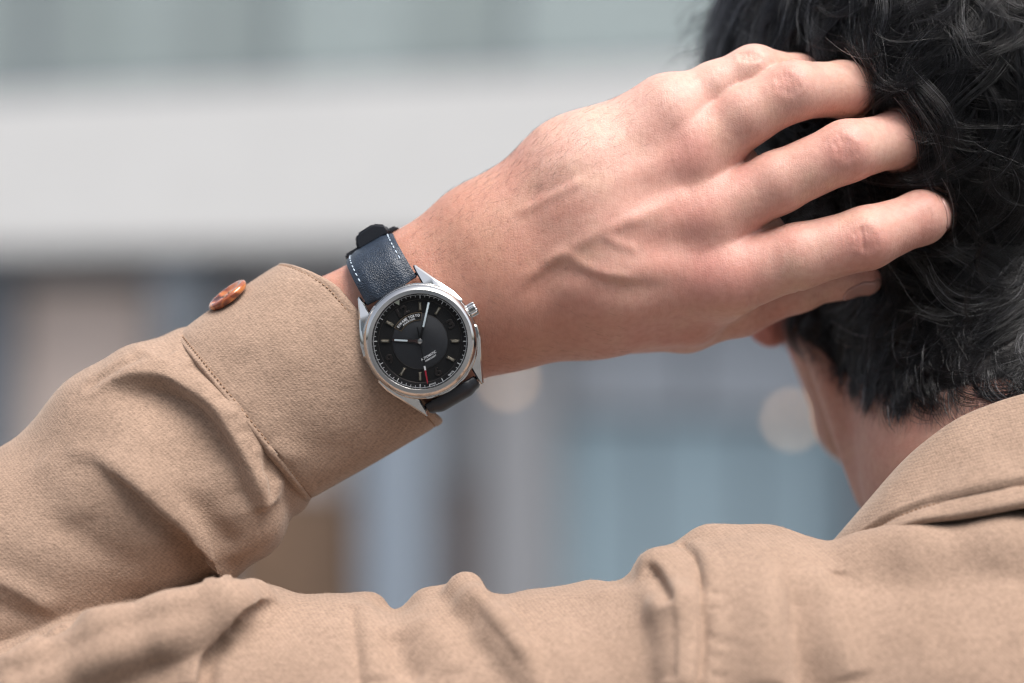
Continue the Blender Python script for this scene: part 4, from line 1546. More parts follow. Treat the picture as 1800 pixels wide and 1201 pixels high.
plaster = plain('white_plaster', (0.65, 0.645, 0.63), rough=0.7, noise=0.03, nscale=3)
dark_steel = plain('dark_grey_steel', (0.15, 0.17, 0.195), rough=0.5)
taupe = plain('taupe_panel', (0.62, 0.51, 0.45), rough=0.7, noise=0.08, nscale=4)
greyp = plain('grey_panel', (0.55, 0.50, 0.48), rough=0.6, noise=0.08, nscale=4)
bluep = plain('blue_grey_panel', (0.25, 0.295, 0.35), rough=0.5)
wood = plain('brown_wood', (0.22, 0.14, 0.09), rough=0.6, noise=0.25, nscale=9)
tealg = plain('teal_glass', (0.27, 0.365, 0.42), rough=0.12, spec=0.9)
teald = plain('deep_teal_panel', (0.2, 0.28, 0.33), rough=0.45)
mauve = plain('mauve_grey_panel', (0.265, 0.27, 0.285), rough=0.6)
glassb = plain('window_glass', (0.42, 0.47, 0.47), rough=0.08, spec=0.8)
_gt = glassb.node_tree
_mx = N(_gt, 'ShaderNodeMixShader'); _mx.inputs[0].default_value = 0.55
_tr = N(_gt, 'ShaderNodeBsdfTransparent'); _tr.inputs['Color'].default_value = (0.86, 0.90, 0.89, 1)
_gt.links.new(_tr.outputs[0], _mx.inputs[1]); _gt.links.new(_gt.nodes['Principled BSDF'].outputs[0], _mx.inputs[2])
_gt.links.new(_mx.outputs[0], _gt.nodes['Material Output'].inputs['Surface'])
leaf = plain('leaf_green', (0.085, 0.15, 0.085), rough=0.55, noise=0.35, nscale=6)
bark = plain('bark', (0.09, 0.07, 0.055), rough=0.9)

YAW = R(-22)
shop = empty('shop_building', (-2.4, 10.4, 0), (0, 0, YAW))
tag(shop, 'blurred shop front with a broad white canopy band and grey panels below', 'building')
PXM = 11.15 / 4250.0
def fx(u, y=1.0):       # along the front: where the line of sight through u meets the depth y
    k = (u - 900.0) / 4250.0
    c, s_ = math.cos(YAW), math.sin(YAW)
    return (k * (11.2075 + c * y) + 2.4 + s_ * y) / (c - k * s_)
def fz(v): return 1.6 + (600 - v) * PXM
box('canopy', -16, 9, 0.95, 2.0, fz(424), fz(124), plaster, shop, 0.01)
box('soffit_shade_strip', -16, 9, 1.2, 2.0, fz(470), fz(424) - 0.003, dark_steel, shop)  # dark strip painting in the shadow of the recess under the canopy
box('back_wall', -16, 9, 2.1, 2.3, 0, 5.6, dark_steel, shop)
# panels below the canopy
def panel(name, u0, u1, v0, v1, mat, y=1.3, th=0.12):
    return box(name, fx(u0, y), fx(u1, y), y, y + th, max(0.0, fz(v1)), fz(v0), mat, shop, 0.008)
BOT = 1300
def window(u0, u1, v0, v1, mat, nb=2):
    w_ = panel('window', u0, u1, v0, v1, dark_steel, 1.4, 0.05)
    for i in range(nb):
        a = u0 + (u1 - u0) * i / nb; b = u0 + (u1 - u0) * (i + 1) / nb
        box('pane', fx(a, 1.4) + 0.02, fx(b, 1.4) - 0.02, 1.37, 1.385, max(0.03, fz(v1) + 0.02), fz(v0) - 0.02, mat, w_)
    return w_
panel('wall_panel', -900, -300, 470, BOT, greyp)
for i in range(5):
    window(-2200 - i * 1150, -1180 - i * 1150, 490, BOT, tealg, 3)
    panel('column', -1170 - i * 1150, -1060 - i * 1150, 470, BOT, dark_steel, 1.1, 0.3)
panel('wall_panel', -290, 20, 470, BOT, dark_steel, 1.2)
panel('wall_panel', 36, 262, 490, BOT, taupe)
panel('column', 268, 335, 470, BOT, dark_steel, 0.9, 0.4)
panel('wall_panel', 345, 610, 490, 880, greyp)
panel('wood_panel', 345, 628, 884, BOT, wood)
panel('column', 634, 728, 470, BOT, bluep, 0.95, 0.3)
panel('wall_panel', 735, 842, 490, 860, mauve)
panel('wood_panel', 735, 842, 866, BOT, plain('dark_wood', (0.20, 0.17, 0.165), rough=0.6))
panel('column', 850, 955, 470, BOT, mauve, 1.1, 0.3)
window(960, 1480, 490, 735, plain('pale_window_glass', (0.40, 0.435, 0.48), rough=0.15, spec=0.6), 2)
window(960, 1500, 740, BOT, tealg, 3)
panel('column', 1510, 1600, 470, BOT, dark_steel, 1.1, 0.3)
window(1610, 2400, 490, BOT, tealg, 4)
panel('wall_panel', 2410, 3300, 470, BOT, greyp)
# upper storey: planted balcony behind glass
for i in range(-11, 9):
    a = -1200 + i * 420
    box('balustrade_pane', fx(a), fx(a + 412), 1.05, 1.065, fz(118), fz(-210), glassb, shop)
    box('mullion', fx(a + 412), fx(a + 420), 1.02, 1.08, fz(118), fz(-230), dark_steel, shop)
box('rail', -16, 9, 1.0, 1.11, fz(-210) + 0.003, fz(-225), dark_steel, shop)
box('sill', -16, 9, 0.97, 1.2, fz(124) + 0.003, fz(110), plain('sill_grey', (0.14, 0.16, 0.18), rough=0.6), shop)
box('upper_wall', -16, 9, 1.9, 2.05, fz(126), 6.5, plain('pale_blue_wall', (0.55, 0.60, 0.61), rough=0.7), shop)
# shrubs in the balcony
_c, _s = math.cos(YAW), math.sin(YAW)
def shop_pt(x, y, z): return Vector((-2.4 + _c * x - _s * y, 10.4 + _s * x + _c * y, z))
def shrub(x, h, wd, n, label):
    root = empty('shrub', shop_pt(x, 1.5, fz(126)), (0, 0, YAW))
    tag(root, label, 'shrub', 'shrubs in the balcony above the canopy')
    bm = bmesh.new()
    for i in range(n):
        a, r_, z = random.uniform(0, 6.28), wd * math.sqrt(random.random()), h * (0.15 + 0.85 * random.random())
        M_ = Matrix.Translation((r_ * math.cos(a), min(0.35, max(-0.3, r_ * math.sin(a) * .7)), z)) @ Euler((random.uniform(0, 6), random.uniform(0, 6), random.uniform(0, 6))).to_matrix().to_4x4() @ Matrix.Diagonal((0.05, 0.022, 1, 1))
        vs_ = [bm.verts.new(M_ @ Vector(p)) for p in ((-1, 0, 0), (0, -1, 0), (1, 0, 0), (0, 1, 0))]
        bm.faces.new(vs_)
    bm_obj('foliage', bm, leaf, root)
    bm = bmesh.new()
    for i in range(4):
        lathe_bm(bm, [(0.012, 0), (0.006, h * .8), (0, h * .85)], 6, Matrix.Rotation(random.uniform(-.3, .3), 4, 'X') @ Matrix.Rotation(random.uniform(-.3, .3), 4, 'Y'))
    bm_obj('stem', bm, bark, root)
for q in ((fx(-40, 1.5), .9, .4, 700, 'dark shrub at the far left end of the balcony glass'), (fx(120, 1.5), 1.0, .36, 900, 'first full green shrub from the left behind the balcony glass'), (fx(400, 1.5), .8, .34, 800, 'second green shrub behind the balcony glass'), (fx(800, 1.5), .6, .3, 350, 'low thin shrub near the middle of the balcony')):
    shrub(*q)
# small wall lamps
lamp_m, lmt, lmb = new_mat('lit_globe')
lmb.inputs['Base Color'].default_value = (0.7, 0.6, 0.48, 1)
lmb.inputs['Emission Color'].default_value = (1.0, 0.60, 0.33, 1)
lmb.inputs['Emission Strength'].default_value = 1.3
def wall_lamp(u, v, label):
    root = empty('wall_lamp', shop_pt(fx(u, 0.84), 0.84, fz(v)), (0, 0, YAW))
    tag(root, label, 'lamp', 'lit wall lamps on the shop front')
    bm = bmesh.new(); bmesh.ops.create_icosphere(bm, subdivisions=3, radius=0.026)
    bm_obj('globe', bm, lamp_m, root, True)
    bm = bmesh.new(); lathe_bm(bm, [(0.0, 0.024), (0.014, 0.026), (0.014, 0.04), (0.006, 0.045), (0.006, 0.07), (0, 0.07)], 16)
    box_bm(bm, -0.006, 0.006, 0, 0.26, 0.058, 0.07)
    box_bm(bm, -0.03, 0.03, 0.25, 0.262, 0.02, 0.11)
    bm_obj('bracket', bm, dark_steel, root)
wall_lamp(893, 668, 'small lit wall lamp just below the raised wrist')
wall_lamp(1392, 732, 'small lit wall lamp beside the jaw')
# the other side of the street, behind the photographer
opp = empty('street_building', (0, -14, 0), (0, 0, R(6)))
tag(opp, 'pale office block across the street behind the viewer', 'building')
box('wall', -22, 20, -6, 0, 0, 9, plain('beige_facade', (0.42, 0.38, 0.33), rough=0.8), opp)
for k in range(3):
    for i in range(13):
        w_ = box('window', -21 + i * 3.15, -19 + i * 3.15, 0.003, 0.06, 0.9 + k * 2.9, 2.9 + k * 2.9, dark_steel, opp)
        box('pane', -20.93 + i * 3.15, -19.07 + i * 3.15, 0.063, 0.07, 0.97 + k * 2.9, 2.83 + k * 2.9, tealg, w_)
# ------------------------------------------------------------------ hair
hair_m, hmt, hmb = new_mat('black_hair')
hmt.nodes.clear()
_o = N(hmt, 'ShaderNodeOutputMaterial')
_h = N(hmt, 'ShaderNodeBsdfHairPrincipled')
_h.parametrization = 'COLOR'
_ci = N(hmt, 'ShaderNodeHairInfo')
_rp = ramp(hmt, [(0.0, (0.0012, 0.0011, 0.0012)), (0.60, (0.0020, 0.0018, 0.0020)), (0.84, (0.006, 0.0056, 0.0062)), (0.94, (0.036, 0.035, 0.039)), (1.0, (0.24, 0.24, 0.26))])  # palest stops colour a few strands as specular glints
hmt.links.new(_ci.outputs['Random'], _rp.inputs['Fac'])
hmt.links.new(_rp.outputs[0], _h.inputs['Color'])
_h.inputs['Roughness'].default_value = 0.13
_h.inputs['Radial Roughness'].default_value = 0.28
_h.inputs['IOR'].default_value = 1.40
_h.inputs['Random Roughness'].default_value = 0.3
hmt.links.new(_h.outputs[0], _o.inputs['Surface'])

def curves_obj(name, strands, radii, mat, parent):
    cu = bpy.data.hair_curves.new(name)
    sizes = [len(s_) for s_ in strands]
    cu.add_curves(sizes)
    pos = to_world(np.concatenate(strands)).astype(np.float32)
    cu.attributes['position'].data.foreach_set('vector', pos.ravel())
    at = cu.attributes.get('radius') or cu.attributes.new('radius', 'FLOAT', 'POINT')
    at.data.foreach_set('value', np.concatenate(radii).astype(np.float32) * S)
    cu.materials.append(mat)
    return link(bpy.data.objects.new(name, cu), parent)

FLOW = np.array([  # u, v, heading (0 right, 90 down, 180 left), length, lift, curl
    (1250, 20, 128, 250, 70, -0.5), (1340, 50, 95, 270, 60, -0.4), (1430, 80, 66, 300, 70, -0.3), (1530, 120, 55, 330, 80, 0.8), (1600, 60, 75, 330, 90, 1.2),
    (1640, -120, 90, 330, 95, 0.5), (1450, -150, 130, 330, 90, 0.3), (1720, 60, 60, 340, 95, 1.6), (1800, 60, 105, 330, 95, -1.6), (1650, 190, 72, 330, 90, 1.0), (1770, 230, 65, 320, 85, 1.7),
    (1600, 240, 50, 300, 85, 0.8), (1690, 320, 62, 280, 80, 0.9), (1760, 360, 110, 280, 70, -1.5), (1400, 330, 80, 170, 24, 0.2), (1450, 450, 85, 130, 20, 0.2),
    (1560, 440, 78, 180, 34, 0.5), (1700, 450, 115, 250, 60, 1.1), (1790, 470, 135, 260, 60, 1.0), (1480, 560, 88, 70, 16, 0.1), (1420, 590, 80, 40, 9, 0.1),
    (1570, 570, 105, 120, 26, -0.6), (1660, 580, 140, 200, 38, -1.1), (1770, 580, 158, 220, 42, -1.4), (1520, 650, 75, 52, 13, -0.3), (1600, 690, 66, 95, 16, -1.0),
    (1680, 660, 78, 120, 24, -1.2), (1790, 630, 84, 140, 26, -0.9), (1950, 300, 80, 250, 60, 0.5), (2000, 0, 50, 280, 70, 0.5), (2050, 500, 90, 150, 30, 0.1)], float)

def flow_at(u, v):
    d2 = (FLOW[:, 0][None] - u[:, None]) ** 2 + (FLOW[:, 1][None] - v[:, None]) ** 2
    wgt = 1 / (d2 + 900.0) ** 1.6
    wgt /= wgt.sum(1, keepdims=True)
    a = np.radians(FLOW[:, 2])
    ang = np.arctan2(wgt @ np.sin(a), wgt @ np.cos(a))
    return ang, wgt @ FLOW[:, 3], wgt @ FLOW[:, 4], wgt @ FLOW[:, 5]

# scalp triangles to root the strands in
qs = bQ[(scalp[bQ] > 0.5).all(1)]
cq_ = bV[qs].mean(1)
e1 = bV[qs[:, 2]] - bV[qs[:, 0]]; e2 = bV[qs[:, 3]] - bV[qs[:, 1]]
fn = np.cross(e1, e2); ar = np.linalg.norm(fn, axis=1) * 0.5
fn = fn / (np.linalg.norm(fn, axis=1)[:, None] + 1e-9)
qu, qv = to_px(cq_)
front = (fn[:, 1] < 0.25) & (qu < 1980) & (qv > -260)
wgt_ = ar * np.where(front, 1.0, 0.16)
wgt_ /= wgt_.sum()
def roots(n):
    i = rng.choice(len(qs), n, p=wgt_)
    r1, r2 = rng.random((2, n))
    a, b, c, d = (bV[qs[i, k]] for k in range(4))
    p = (a * (1 - r1)[:, None] + b * r1[:, None]) * (1 - r2)[:, None] + (d * (1 - r1)[:, None] + c * r1[:, None]) * r2[:, None]
    return p, fn[i]

HMi = np.array(Euler(HEAD_ROT).to_matrix().inverted()); HMf = np.array(Euler(HEAD_ROT).to_matrix())
def head_out(p):
    """(distance-like height above the skull, outward direction)"""
    d = BF.sample(p)
    e = 6.0
    g = np.stack([BF.sample(p + np.array([e, 0, 0])) - BF.sample(p - np.array([e, 0, 0])),
                  BF.sample(p + np.array([0, e, 0])) - BF.sample(p - np.array([0, e, 0])),
                  BF.sample(p + np.array([0, 0, e])) - BF.sample(p - np.array([0, 0, e]))], 1)
    return d, g
def skull(p):
    q = (p - HEAD_C) @ HMi.T / np.array([428, 505, 470])
    k = np.linalg.norm(q, axis=1)
    n = (q / np.array([428, 505, 470])) @ HMf.T
    n = n / np.linalg.norm(n, axis=1)[:, None]
    return n

NG, NP = 2000, 16
gp, gn = roots(NG)
gu, gv = to_px(gp)
ang, ln_, lift, curl = flow_at(gu, gv)
ang = ang + rng.normal(0, 0.30, NG)
ln_ = ln_ * rng.uniform(0.7, 1.2, NG)
lift = lift * rng.uniform(0.25, 1.25, NG)
curl = curl * rng.uniform(0.5, 2.0, NG) + rng.normal(0, 0.5, NG)
fly = rng.random(NG) < 0.06
curl = np.where(fly, curl + rng.normal(0, 1.2, NG), curl)
curl = np.where(ln_ < 150, curl * 0.5, curl)
sway = rng.uniform(0.2, 0.8, NG) * np.clip((ln_ - 110) / 150, 0.0, 1.2); swf = rng.uniform(0.5, 1.1, NG); swp = rng.random(NG)
G = np.zeros((NG, NP, 3)); GN = np.zeros((NG, NP, 3))
G[:, 0] = gp; GN[:, 0] = gn
a_cur = ang.copy()
base_n = gn.copy()
prev_h = np.zeros(NG)
for k in range(1, NP):
    s_ = k / (NP - 1)
    n = skull(G[:, k - 1])
    low = (to_px(G[:, k - 1])[1] > 470)[:, None]
    n = np.where(low, 0.6 * n + 0.4 * base_n, n)
    n /= np.linalg.norm(n, axis=1)[:, None]
    a_cur = a_cur + curl / (NP - 1) * 1.7 + sway * np.cos(6.28 * (s_ * swf + swp)) * 6.28 * swf / (NP - 1)
    dirv = np.stack([np.cos(a_cur), np.zeros(NG), -np.sin(a_cur)], 1)
    tang = dirv - n * (dirv * n).sum(1)[:, None]
    tang /= np.linalg.norm(tang, axis=1)[:, None] + 1e-9
    h = lift * (s_ ** 0.55) * (1 - 0.35 * s_)
    dh = h - prev_h
    prev_h = h
    st_ = ln_ / (NP - 1)
    up = np.clip(dh, -st_ * 0.5, st_ * 0.9)
    G[:, k] = G[:, k - 1] + tang * np.sqrt(np.maximum(st_ ** 2 - up ** 2, 0))[:, None] + n * up[:, None]
    GN[:, k] = n
# keep strands from sinking into the head, neck or hand
for it in range(3):
    for k in range(1, NP):
        d, g_ = head_out(G[:, k])
        need = 3.0 + 5 * (k / NP)
        m = d < need
        gnn = g_ / (np.linalg.norm(g_, axis=1)[:, None] + 1e-6)
        inh = HF_in = ((G[:, k] > np.array([HF.xs[0], HF.ys[0], HF.zs[0]])) & (G[:, k] < np.array([HF.xs[-1], HF.ys[-1], HF.zs[-1]]))).all(1)
        near_hand = inh & (HF.sample(G[:, k]) < 10)
        m &= ~near_hand
        G[m, k] += gnn[m] * np.minimum(need - d[m], 40)[:, None]

HB = (np.array([HF.xs[0], HF.ys[0], HF.zs[0]]), np.array([HF.xs[-1], HF.ys[-1], HF.zs[-1]]))
# what the hand covers: nothing may lie on top of it
hcell = 6.0
hu, hvv = to_px(bV[is_hand])
hgrid = np.full((420, 320), 1e9)
gi = np.clip((hu / hcell).astype(int), 0, 419); gj = np.clip(((hvv + 200) / hcell).astype(int), 0, 319)
_hv = bV[is_hand]; _hu, _hw = to_px(_hv)
_k = np.ones(len(_hv), bool)
for _a, _b, _r in ((1432, 128, 30), (1532, 165, 34), (1618, 255, 36), (1668, 368, 30), (1556, 492, 26)):
    _k &= (_hu - _a) ** 2 + (_hw - _b) ** 2 > _r * _r
np.minimum.at(hgrid, (gi[_k], gj[_k]), _hv[_k][:, 1])

PER = 28
strands, radii = [], []
order = np.arange(NG)
tt = np.linspace(0, 1, NP)
for gidx in order:
    m = int(PER * rng.uniform(0.6, 1.4) * (1.0 if front_ok(gidx) else 0.5)) if False else int(PER * rng.uniform(0.6, 1.4))
    if fly[gidx]: m = int(rng.integers(2, 7))
    base = G[gidx]
    n0 = GN[gidx][:, :]
    t0 = np.cross(n0[0], base[-1] - base[0]); t0 /= np.linalg.norm(t0) + 1e-9
    along = (base[2] - base[0]); along /= np.linalg.norm(along) + 1e-9
    rad = 15 * rng.uniform(0.7, 1.3) * (0.6 if ln_[gidx] < 130 else 1.0)
    a = rng.normal(0, rad, m); b = rng.normal(0, rad * 0.7, m); c = np.abs(rng.normal(0, 6, m))
    conv = rng.uniform(0.6, 0.97)
    if ln_[gidx] < 150: conv *= 0.4; a *= 1.5; c *= 0.6
    sh = (1 - conv * tt ** 1.2)
    ph = rng.uniform(0, 6.28, m); fr = rng.uniform(2, 5, m); am = rng.gamma(1.5, 1.1, m)
    wav = np.sin(ph[:, None] + fr[:, None] * tt[None] * 3) * am[:, None] * tt[None]
    pts = base[None] + (a[:, None] * sh[None])[..., None] * t0 + (b[:, None] * np.ones(NP)[None])[..., None] * along \
        + (c[:, None] * (tt ** 0.8)[None])[..., None] * n0[None] + wav[..., None] * t0
    L = rng.uniform(0.72, 1.0, m)
    for q in range(m):
        p = pts[q]
        if L[q] < 0.99:
            x = tt * L[q]
            p = np.stack([np.interp(x, tt, p[:, i]) for i in range(3)], 1)
        strands.append(p)
SA = np.stack(strands)
flat_ = SA.reshape(-1, 3)
# sink roots to the skin
dd = BF.sample(SA[:, 0]); 
ins = ((flat_ > np.array([HF.xs[0], HF.ys[0], HF.zs[0]])) & (flat_ < np.array([HF.xs[-1], HF.ys[-1], HF.zs[-1]]))).all(1)
hd = np.where(ins, HF.sample(flat_), 99).reshape(SA.shape[:2])
fu, fv = to_px(flat_)
zi = np.clip((fu / hcell).astype(int), 0, 419); zj = np.clip(((fv + 200) / hcell).astype(int), 0, 319)
over = (hgrid[zi, zj] < 1e8) & (flat_[:, 1] < hgrid[zi, zj] + 4) & (fu > 0)
bad = (hd < 2.5) | over.reshape(SA.shape[:2])
first = np.where(bad.any(1), bad.argmax(1), NP)
strands, radii = [], []
rw = rng.uniform(0.38, 0.80, len(SA))
for i in range(len(SA)):
    n_ = first[i]
    if n_ < 4: continue
    strands.append(SA[i, :n_])
    r_ = rw[i] * (1 - 0.75 * np.linspace(0, 1, n_) ** 2.2)
    radii.append(r_)
# short hairs fading out below the hairline, and a short under-layer
NS = 9000
sp_, sn_ = roots(NS)
su, sv_ = to_px(sp_)
edge_ = np.interp(su, line_u, line_v)
kp = rng.random(NS) < np.where(edge_ - sv_ < 120, 1.0, 0.35)
extra = []
fr_ = np.nonzero((bv > hv - 4) & (bv < hv + 40) & (bu > 1400) & (bu < 1830) & (SK.Nn[:, 1] < 0.2) & (bV[:, 1] < 520) & ~is_hand)[0]
pf = np.exp(-((bv[fr_] - hv[fr_]) / 16.0))
pk = rng.choice(fr_, min(1500, len(fr_)), p=pf / pf.sum(), replace=True)
P0 = np.concatenate([sp_[kp], bV[pk] + rng.normal(0, 3, (len(pk), 3)) * np.array([1, 0, 1])]); N0 = np.concatenate([sn_[kp], SK.Nn[pk]])
u0, v0 = to_px(P0)
an0 = flow_at(u0, v0)[0] + rng.normal(0, 0.35, len(P0))
fine_ = np.concatenate([np.zeros(kp.sum(), bool), np.ones(len(pk), bool)])
for i in range(len(P0)):
    n = N0[i]
    d = np.array([math.cos(an0[i]), 0, -math.sin(an0[i])]); d = d - n * (d @ n); d /= np.linalg.norm(d) + 1e-9
    L_ = rng.uniform(14, 45) if fine_[i] else rng.uniform(40, 85)
    ts = np.linspace(0, 1, 6)
    cvv = rng.normal(0, 0.25)
    p = P0[i] + d * (ts * L_)[:, None] + n * ((7 if fine_[i] else 14) * ts * (1 - 0.45 * ts))[:, None] + np.cross(n, d) * (cvv * L_ * ts ** 2)[:, None]
    if ((p > HB[0]) & (p < HB[1])).all(1).any() and (HF.sample(p) < 3).any():
        continue
    strands.append(p); radii.append((0.16 if fine_[i] else 0.24) * (1 - 0.75 * ts ** 2))
print('strands', len(strands))
# outer hairs added to read as glints of light, and flyaways
n_out = 0
for gidx in rng.permutation(NG):
    b_ = G[gidx]
    if ln_[gidx] < 110: continue
    for q in range(2 if rng.random() < 0.75 else 4):
        off = rng.normal(0, 9, 3)
        out_ = rng.uniform(3, 16) * tt ** 0.7
        if rng.random() < 0.10: out_ = out_ + rng.uniform(10, 40) * tt ** 1.6
        p = b_ + off + GN[gidx] * out_[:, None] + (rng.normal(0, 9, 3))[None] * (tt ** 2)[:, None]
        x = np.linspace(rng.uniform(0.0, 0.15), rng.uniform(0.7, 1.0), 14)
        p = np.stack([np.interp(x, tt, p[:, i]) for i in range(3)], 1)
        ua_, va_ = to_px(p)
        ia = np.clip((ua_ / hcell).astype(int), 0, 419); ja = np.clip(((va_ + 200) / hcell).astype(int), 0, 319)
        if ((hgrid[ia, ja] < 1e8) & (p[:, 1] < hgrid[ia, ja] + 4) & (ua_ > 0)).any(): continue
        ii = ((p > HB[0]) & (p < HB[1])).all(1)
        if ii.any() and (HF.sample(p[ii]) < 3).any(): continue
        strands.append(p); radii.append(rng.uniform(0.5, 0.85) * (1 - 0.7 * np.linspace(0, 1, 14) ** 2)); n_out += 1
# locks that fall over the ends of the fingers
for path, cnt in (([(1478, 70, 92), (1506, 106, 92), (1526, 150, 98), (1536, 202, 108), (1566, 262, 84)], 34),
                  ([(1572, 172, 72), (1600, 208, 80), (1614, 252, 90), (1620, 302, 100), (1646, 356, 74)], 34),
                  ([(1628, 290, 80), (1652, 326, 92), (1664, 368, 104), (1664, 414, 118), (1684, 470, 96)], 34),
                  ([(1408, 62, 200), (1424, 92, 205), (1438, 116, 205), (1462, 128, 200)], 14),
                  ([(1530, 420, 130), (1552, 462, 176), (1556, 502, 190), (1572, 550, 150)], 22)):
    L3 = smooth_line(path, 14)
    for q in range(cnt):
        o_ = rng.normal(0, 1, 2); f_ = rng.uniform(0.25, 1.0)
        w_ = 8 * (1.25 - 0.6 * np.linspace(0, 1, 14))
        p = np.array([P(a + w_[j] * o_[0] + 5, b + w_[j] * o_[1] * 0.5, c - abs(o_[1]) * 6) for j, (a, b, c) in enumerate(L3)])
        x = np.linspace(rng.uniform(0, 0.2), rng.uniform(0.7, 1), 12)
        p = np.stack([np.interp(x, np.linspace(0, 1, 14), p[:, i]) for i in range(3)], 1)
        if ((p > HB[0]) & (p < HB[1])).all() and (HF.sample(p) < 0.5).any(): continue
        strands.append(p); radii.append(rng.uniform(0.35, 0.75) * (1 - 0.7 * np.linspace(0, 1, 12) ** 2))
for q in range(46):      # loose wisps at the far outline
    u0_, v0_ = rng.uniform(1252, 1300), rng.uniform(-30, 85)
    L3 = smooth_line([(u0_, v0_, 600), (u0_ - rng.uniform(14, 34), v0_ + rng.uniform(0, 18), 590), (u0_ - rng.uniform(38, 70), v0_ + rng.uniform(10, 50), 585), (u0_ - rng.uniform(30, 95), v0_ + rng.uniform(30, 85), 580)], 12)
    strands.append(np.array([P(*t_) for t_ in L3])); radii.append(rng.uniform(0.4, 0.8) * (1 - 0.7 * np.linspace(0, 1, 12) ** 2))
print('outer', n_out)
hair = curves_obj('hair', strands, radii, hair_m, person)

# fine hair on the wrist and the edge of the hand
arm_m = plain('fine_dark_hair', (0.035, 0.022, 0.016), rough=0.4)
hv_i = np.nonzero(is_hand & (SK.Nn[:, 1] < 0.3))[0]
hu2, hv2 = to_px(bV[hv_i])
dens = np.exp(-(((hu2 - 960) / 90) ** 2 + ((hv2 - 290 - (960 - hu2) * 0.35) / 55) ** 2)) + 0.55 * np.exp(-(((hu2 - 840) / 90) ** 2 + ((hv2 - 420) / 110) ** 2)) \
    + 0.30 * np.exp(-(((hu2 - 1090) / 80) ** 2 + ((hv2 - 215) / 50) ** 2)) + 0.35 * np.exp(-(((hu2 - 870) / 50) ** 2 + ((hv2 - 640) / 40) ** 2)) + 0.10 * ((hu2 > 700) & (hu2 < 1100))
dens = np.where((hu2 < 690) | (hu2 > 1200), 0, dens)
pick = rng.choice(hv_i, 900, p=dens / dens.sum(), replace=False)
ah, ar_ = [], []
for i in pick:
    n = SK.Nn[i]; u_, v_ = to_px(bV[i:i + 1])
    an = R(rng.normal(-38, 22))
    d = np.array([math.cos(an), 0, -math.sin(an)]) if v_[0] < 480 else np.array([math.cos(R(30)), 0, -math.sin(R(30))])
    d = d - n * (d @ n)
    d /= np.linalg.norm(d) + 1e-9
    L_ = rng.uniform(10, 26)
    cv_ = rng.normal(0, 0.25)
    side = np.cross(n, d)
    ts = np.linspace(0, 1, 5)
    p = bV[i] - n * 0.5 + d * (ts * L_)[:, None] + n * (5.5 * ts * (1 - 0.55 * ts))[:, None] + side * (cv_ * L_ * ts ** 2)[:, None]
    ah.append(p); ar_.append(0.13 * (1 - 0.8 * ts))
curves_obj('arm_hair', ah, ar_, arm_m, person)

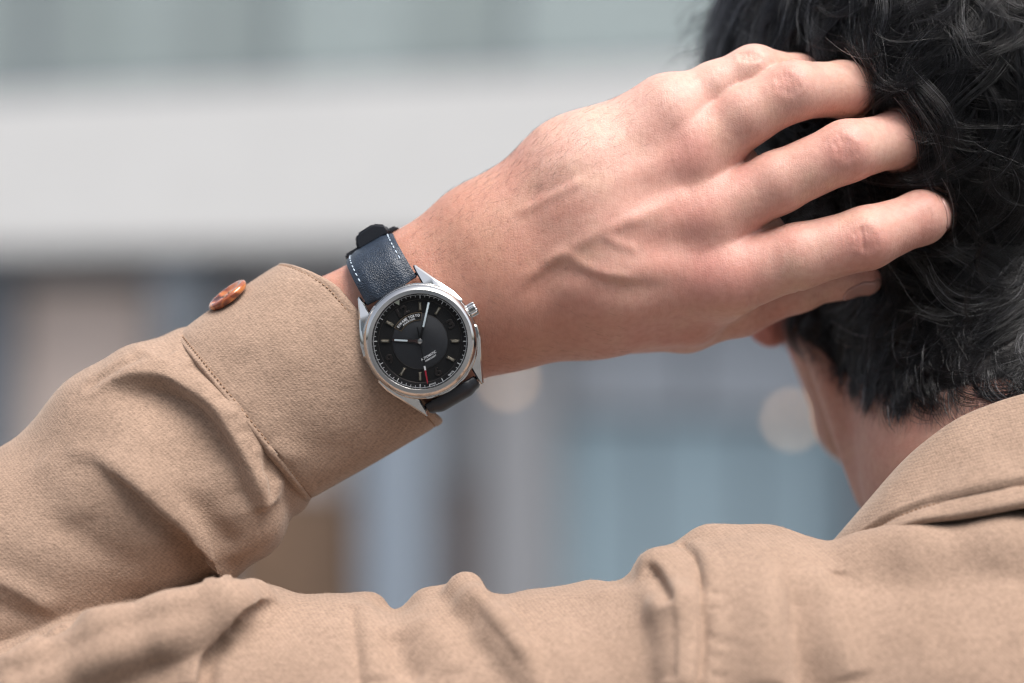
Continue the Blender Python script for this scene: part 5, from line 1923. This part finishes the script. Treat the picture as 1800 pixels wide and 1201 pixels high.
# nails
nail_m, nmt, nmb = new_mat('fingernail')
nmb.inputs['Base Color'].default_value = (0.40, 0.225, 0.19, 1)
nmb.inputs['Roughness'].default_value = 0.28
nmb.inputs['Subsurface Weight'].default_value = 0.15
nmb.inputs['Subsurface Scale'].default_value = 0.002
nmb.inputs['Coat Weight'].default_value = 0.3
def nail(c, along, out, w_, l_, curv=0.36, tip=True):
    """plate: length along, width across, bowed round the finger"""
    a = np.asarray(along, float); a /= np.linalg.norm(a)
    o = np.asarray(out, float); o = o - a * (o @ a); o /= np.linalg.norm(o)
    s_ = np.cross(a, o)
    V_, nx, ny = [], 10, 12
    for th_ in (0.0, -2.2):
        for j in range(ny + 1):
            y = j / ny
            for i in range(nx + 1):
                x = -1 + 2 * i / nx
                wl = w_ * (0.82 + 0.18 * math.sin(math.pi * min(1, y * 1.15 + .1)))
                yy = y * l_ + (0.16 * l_ * (1 - x * x) if y > 0.7 else -0.1 * l_ * (1 - x * x) * (1 - y)) * 1.0
                p = np.asarray(c) + s_ * x * wl + a * yy + o * (-curv * wl * x * x - 0.06 * l_ * (y - .4) ** 2 + th_)
                V_.append(p)
    n1 = (nx + 1) * (ny + 1)
    V_ = np.array(V_)
    tgt = np.where(np.arange(len(V_)) < n1, 2.6, -1.5)      # settle the plate on the finger
    for _ in range(6):
        V_ = V_ + o * np.clip(tgt - HF.sample(V_), -8, 8)[:, None] * 0.8
    Q_ = []
    for j in range(ny):
        for i in range(nx):
            q = j * (nx + 1) + i
            Q_.append((q, q + 1, q + nx + 2, q + nx + 1))
            Q_.append((n1 + q, n1 + q + nx + 1, n1 + q + nx + 2, n1 + q + 1))
    rim = [i for i in range(nx + 1)] + [j * (nx + 1) + nx for j in range(1, ny + 1)] + [ny * (nx + 1) + i for i in range(nx - 1, -1, -1)] + [j * (nx + 1) for j in range(ny - 1, 0, -1)]
    for a_, b_ in zip(rim, rim[1:] + rim[:1]):
        Q_.append((a_, a_ + n1, b_ + n1, b_))
    return mesh_np('fingernail', np.array(V_), np.array(Q_), nail_m, person)
nail(P(1665, 375, 82), (0.26, 0.96, 0.1), (0.74, -0.66, 0.1), 29, 62)
nail(P(1486, 512, 200), (0.99, 0.08, 0.04), (0.0, -0.62, -0.78), 19, 60)
nail(P(1606, 252, 160), (0.25, 0.96, 0.0), (0.96, -0.25, 0.1), 27, 50)
nail(P(1522, 165, 165), (0.25, 0.96, -0.05), (0.96, -0.25, 0.15), 26, 48)
nail(P(1434, 148, 215), (0.25, 0.96, 0.0), (0.94, -0.3, 0.2), 22, 42)

# cotton lint standing off the cloth
lint_m = plain('cotton_lint', (0.46, 0.34, 0.26), rough=0.9)
cand = np.nonzero((SH.Nn[:, 1] < 0.35) & (SH.u > -20) & (SH.u < 1820) & (SH.v < 1215))[0]
lp_, lr_ = [], []
for i in rng.choice(cand, 5200, replace=False):
    n = SH.Nn[i]; t_ = np.cross(n, rng.normal(0, 1, 3)); t_ /= np.linalg.norm(t_) + 1e-9
    L_ = rng.uniform(4, 11); ts = np.linspace(0, 1, 4)
    lp_.append(sV[i] + t_ * (ts * L_ * rng.uniform(0.5, 1))[:, None] + n * (L_ * 0.55 * ts * (1 - 0.5 * ts))[:, None] + np.cross(n, t_) * (rng.normal(0, 0.4) * L_ * ts ** 2)[:, None])
    lr_.append(0.14 * (1 - 0.6 * ts))
lint = curves_obj('lint', lp_, lr_, lint_m, shirt)
lint['kind'] = 'stuff'
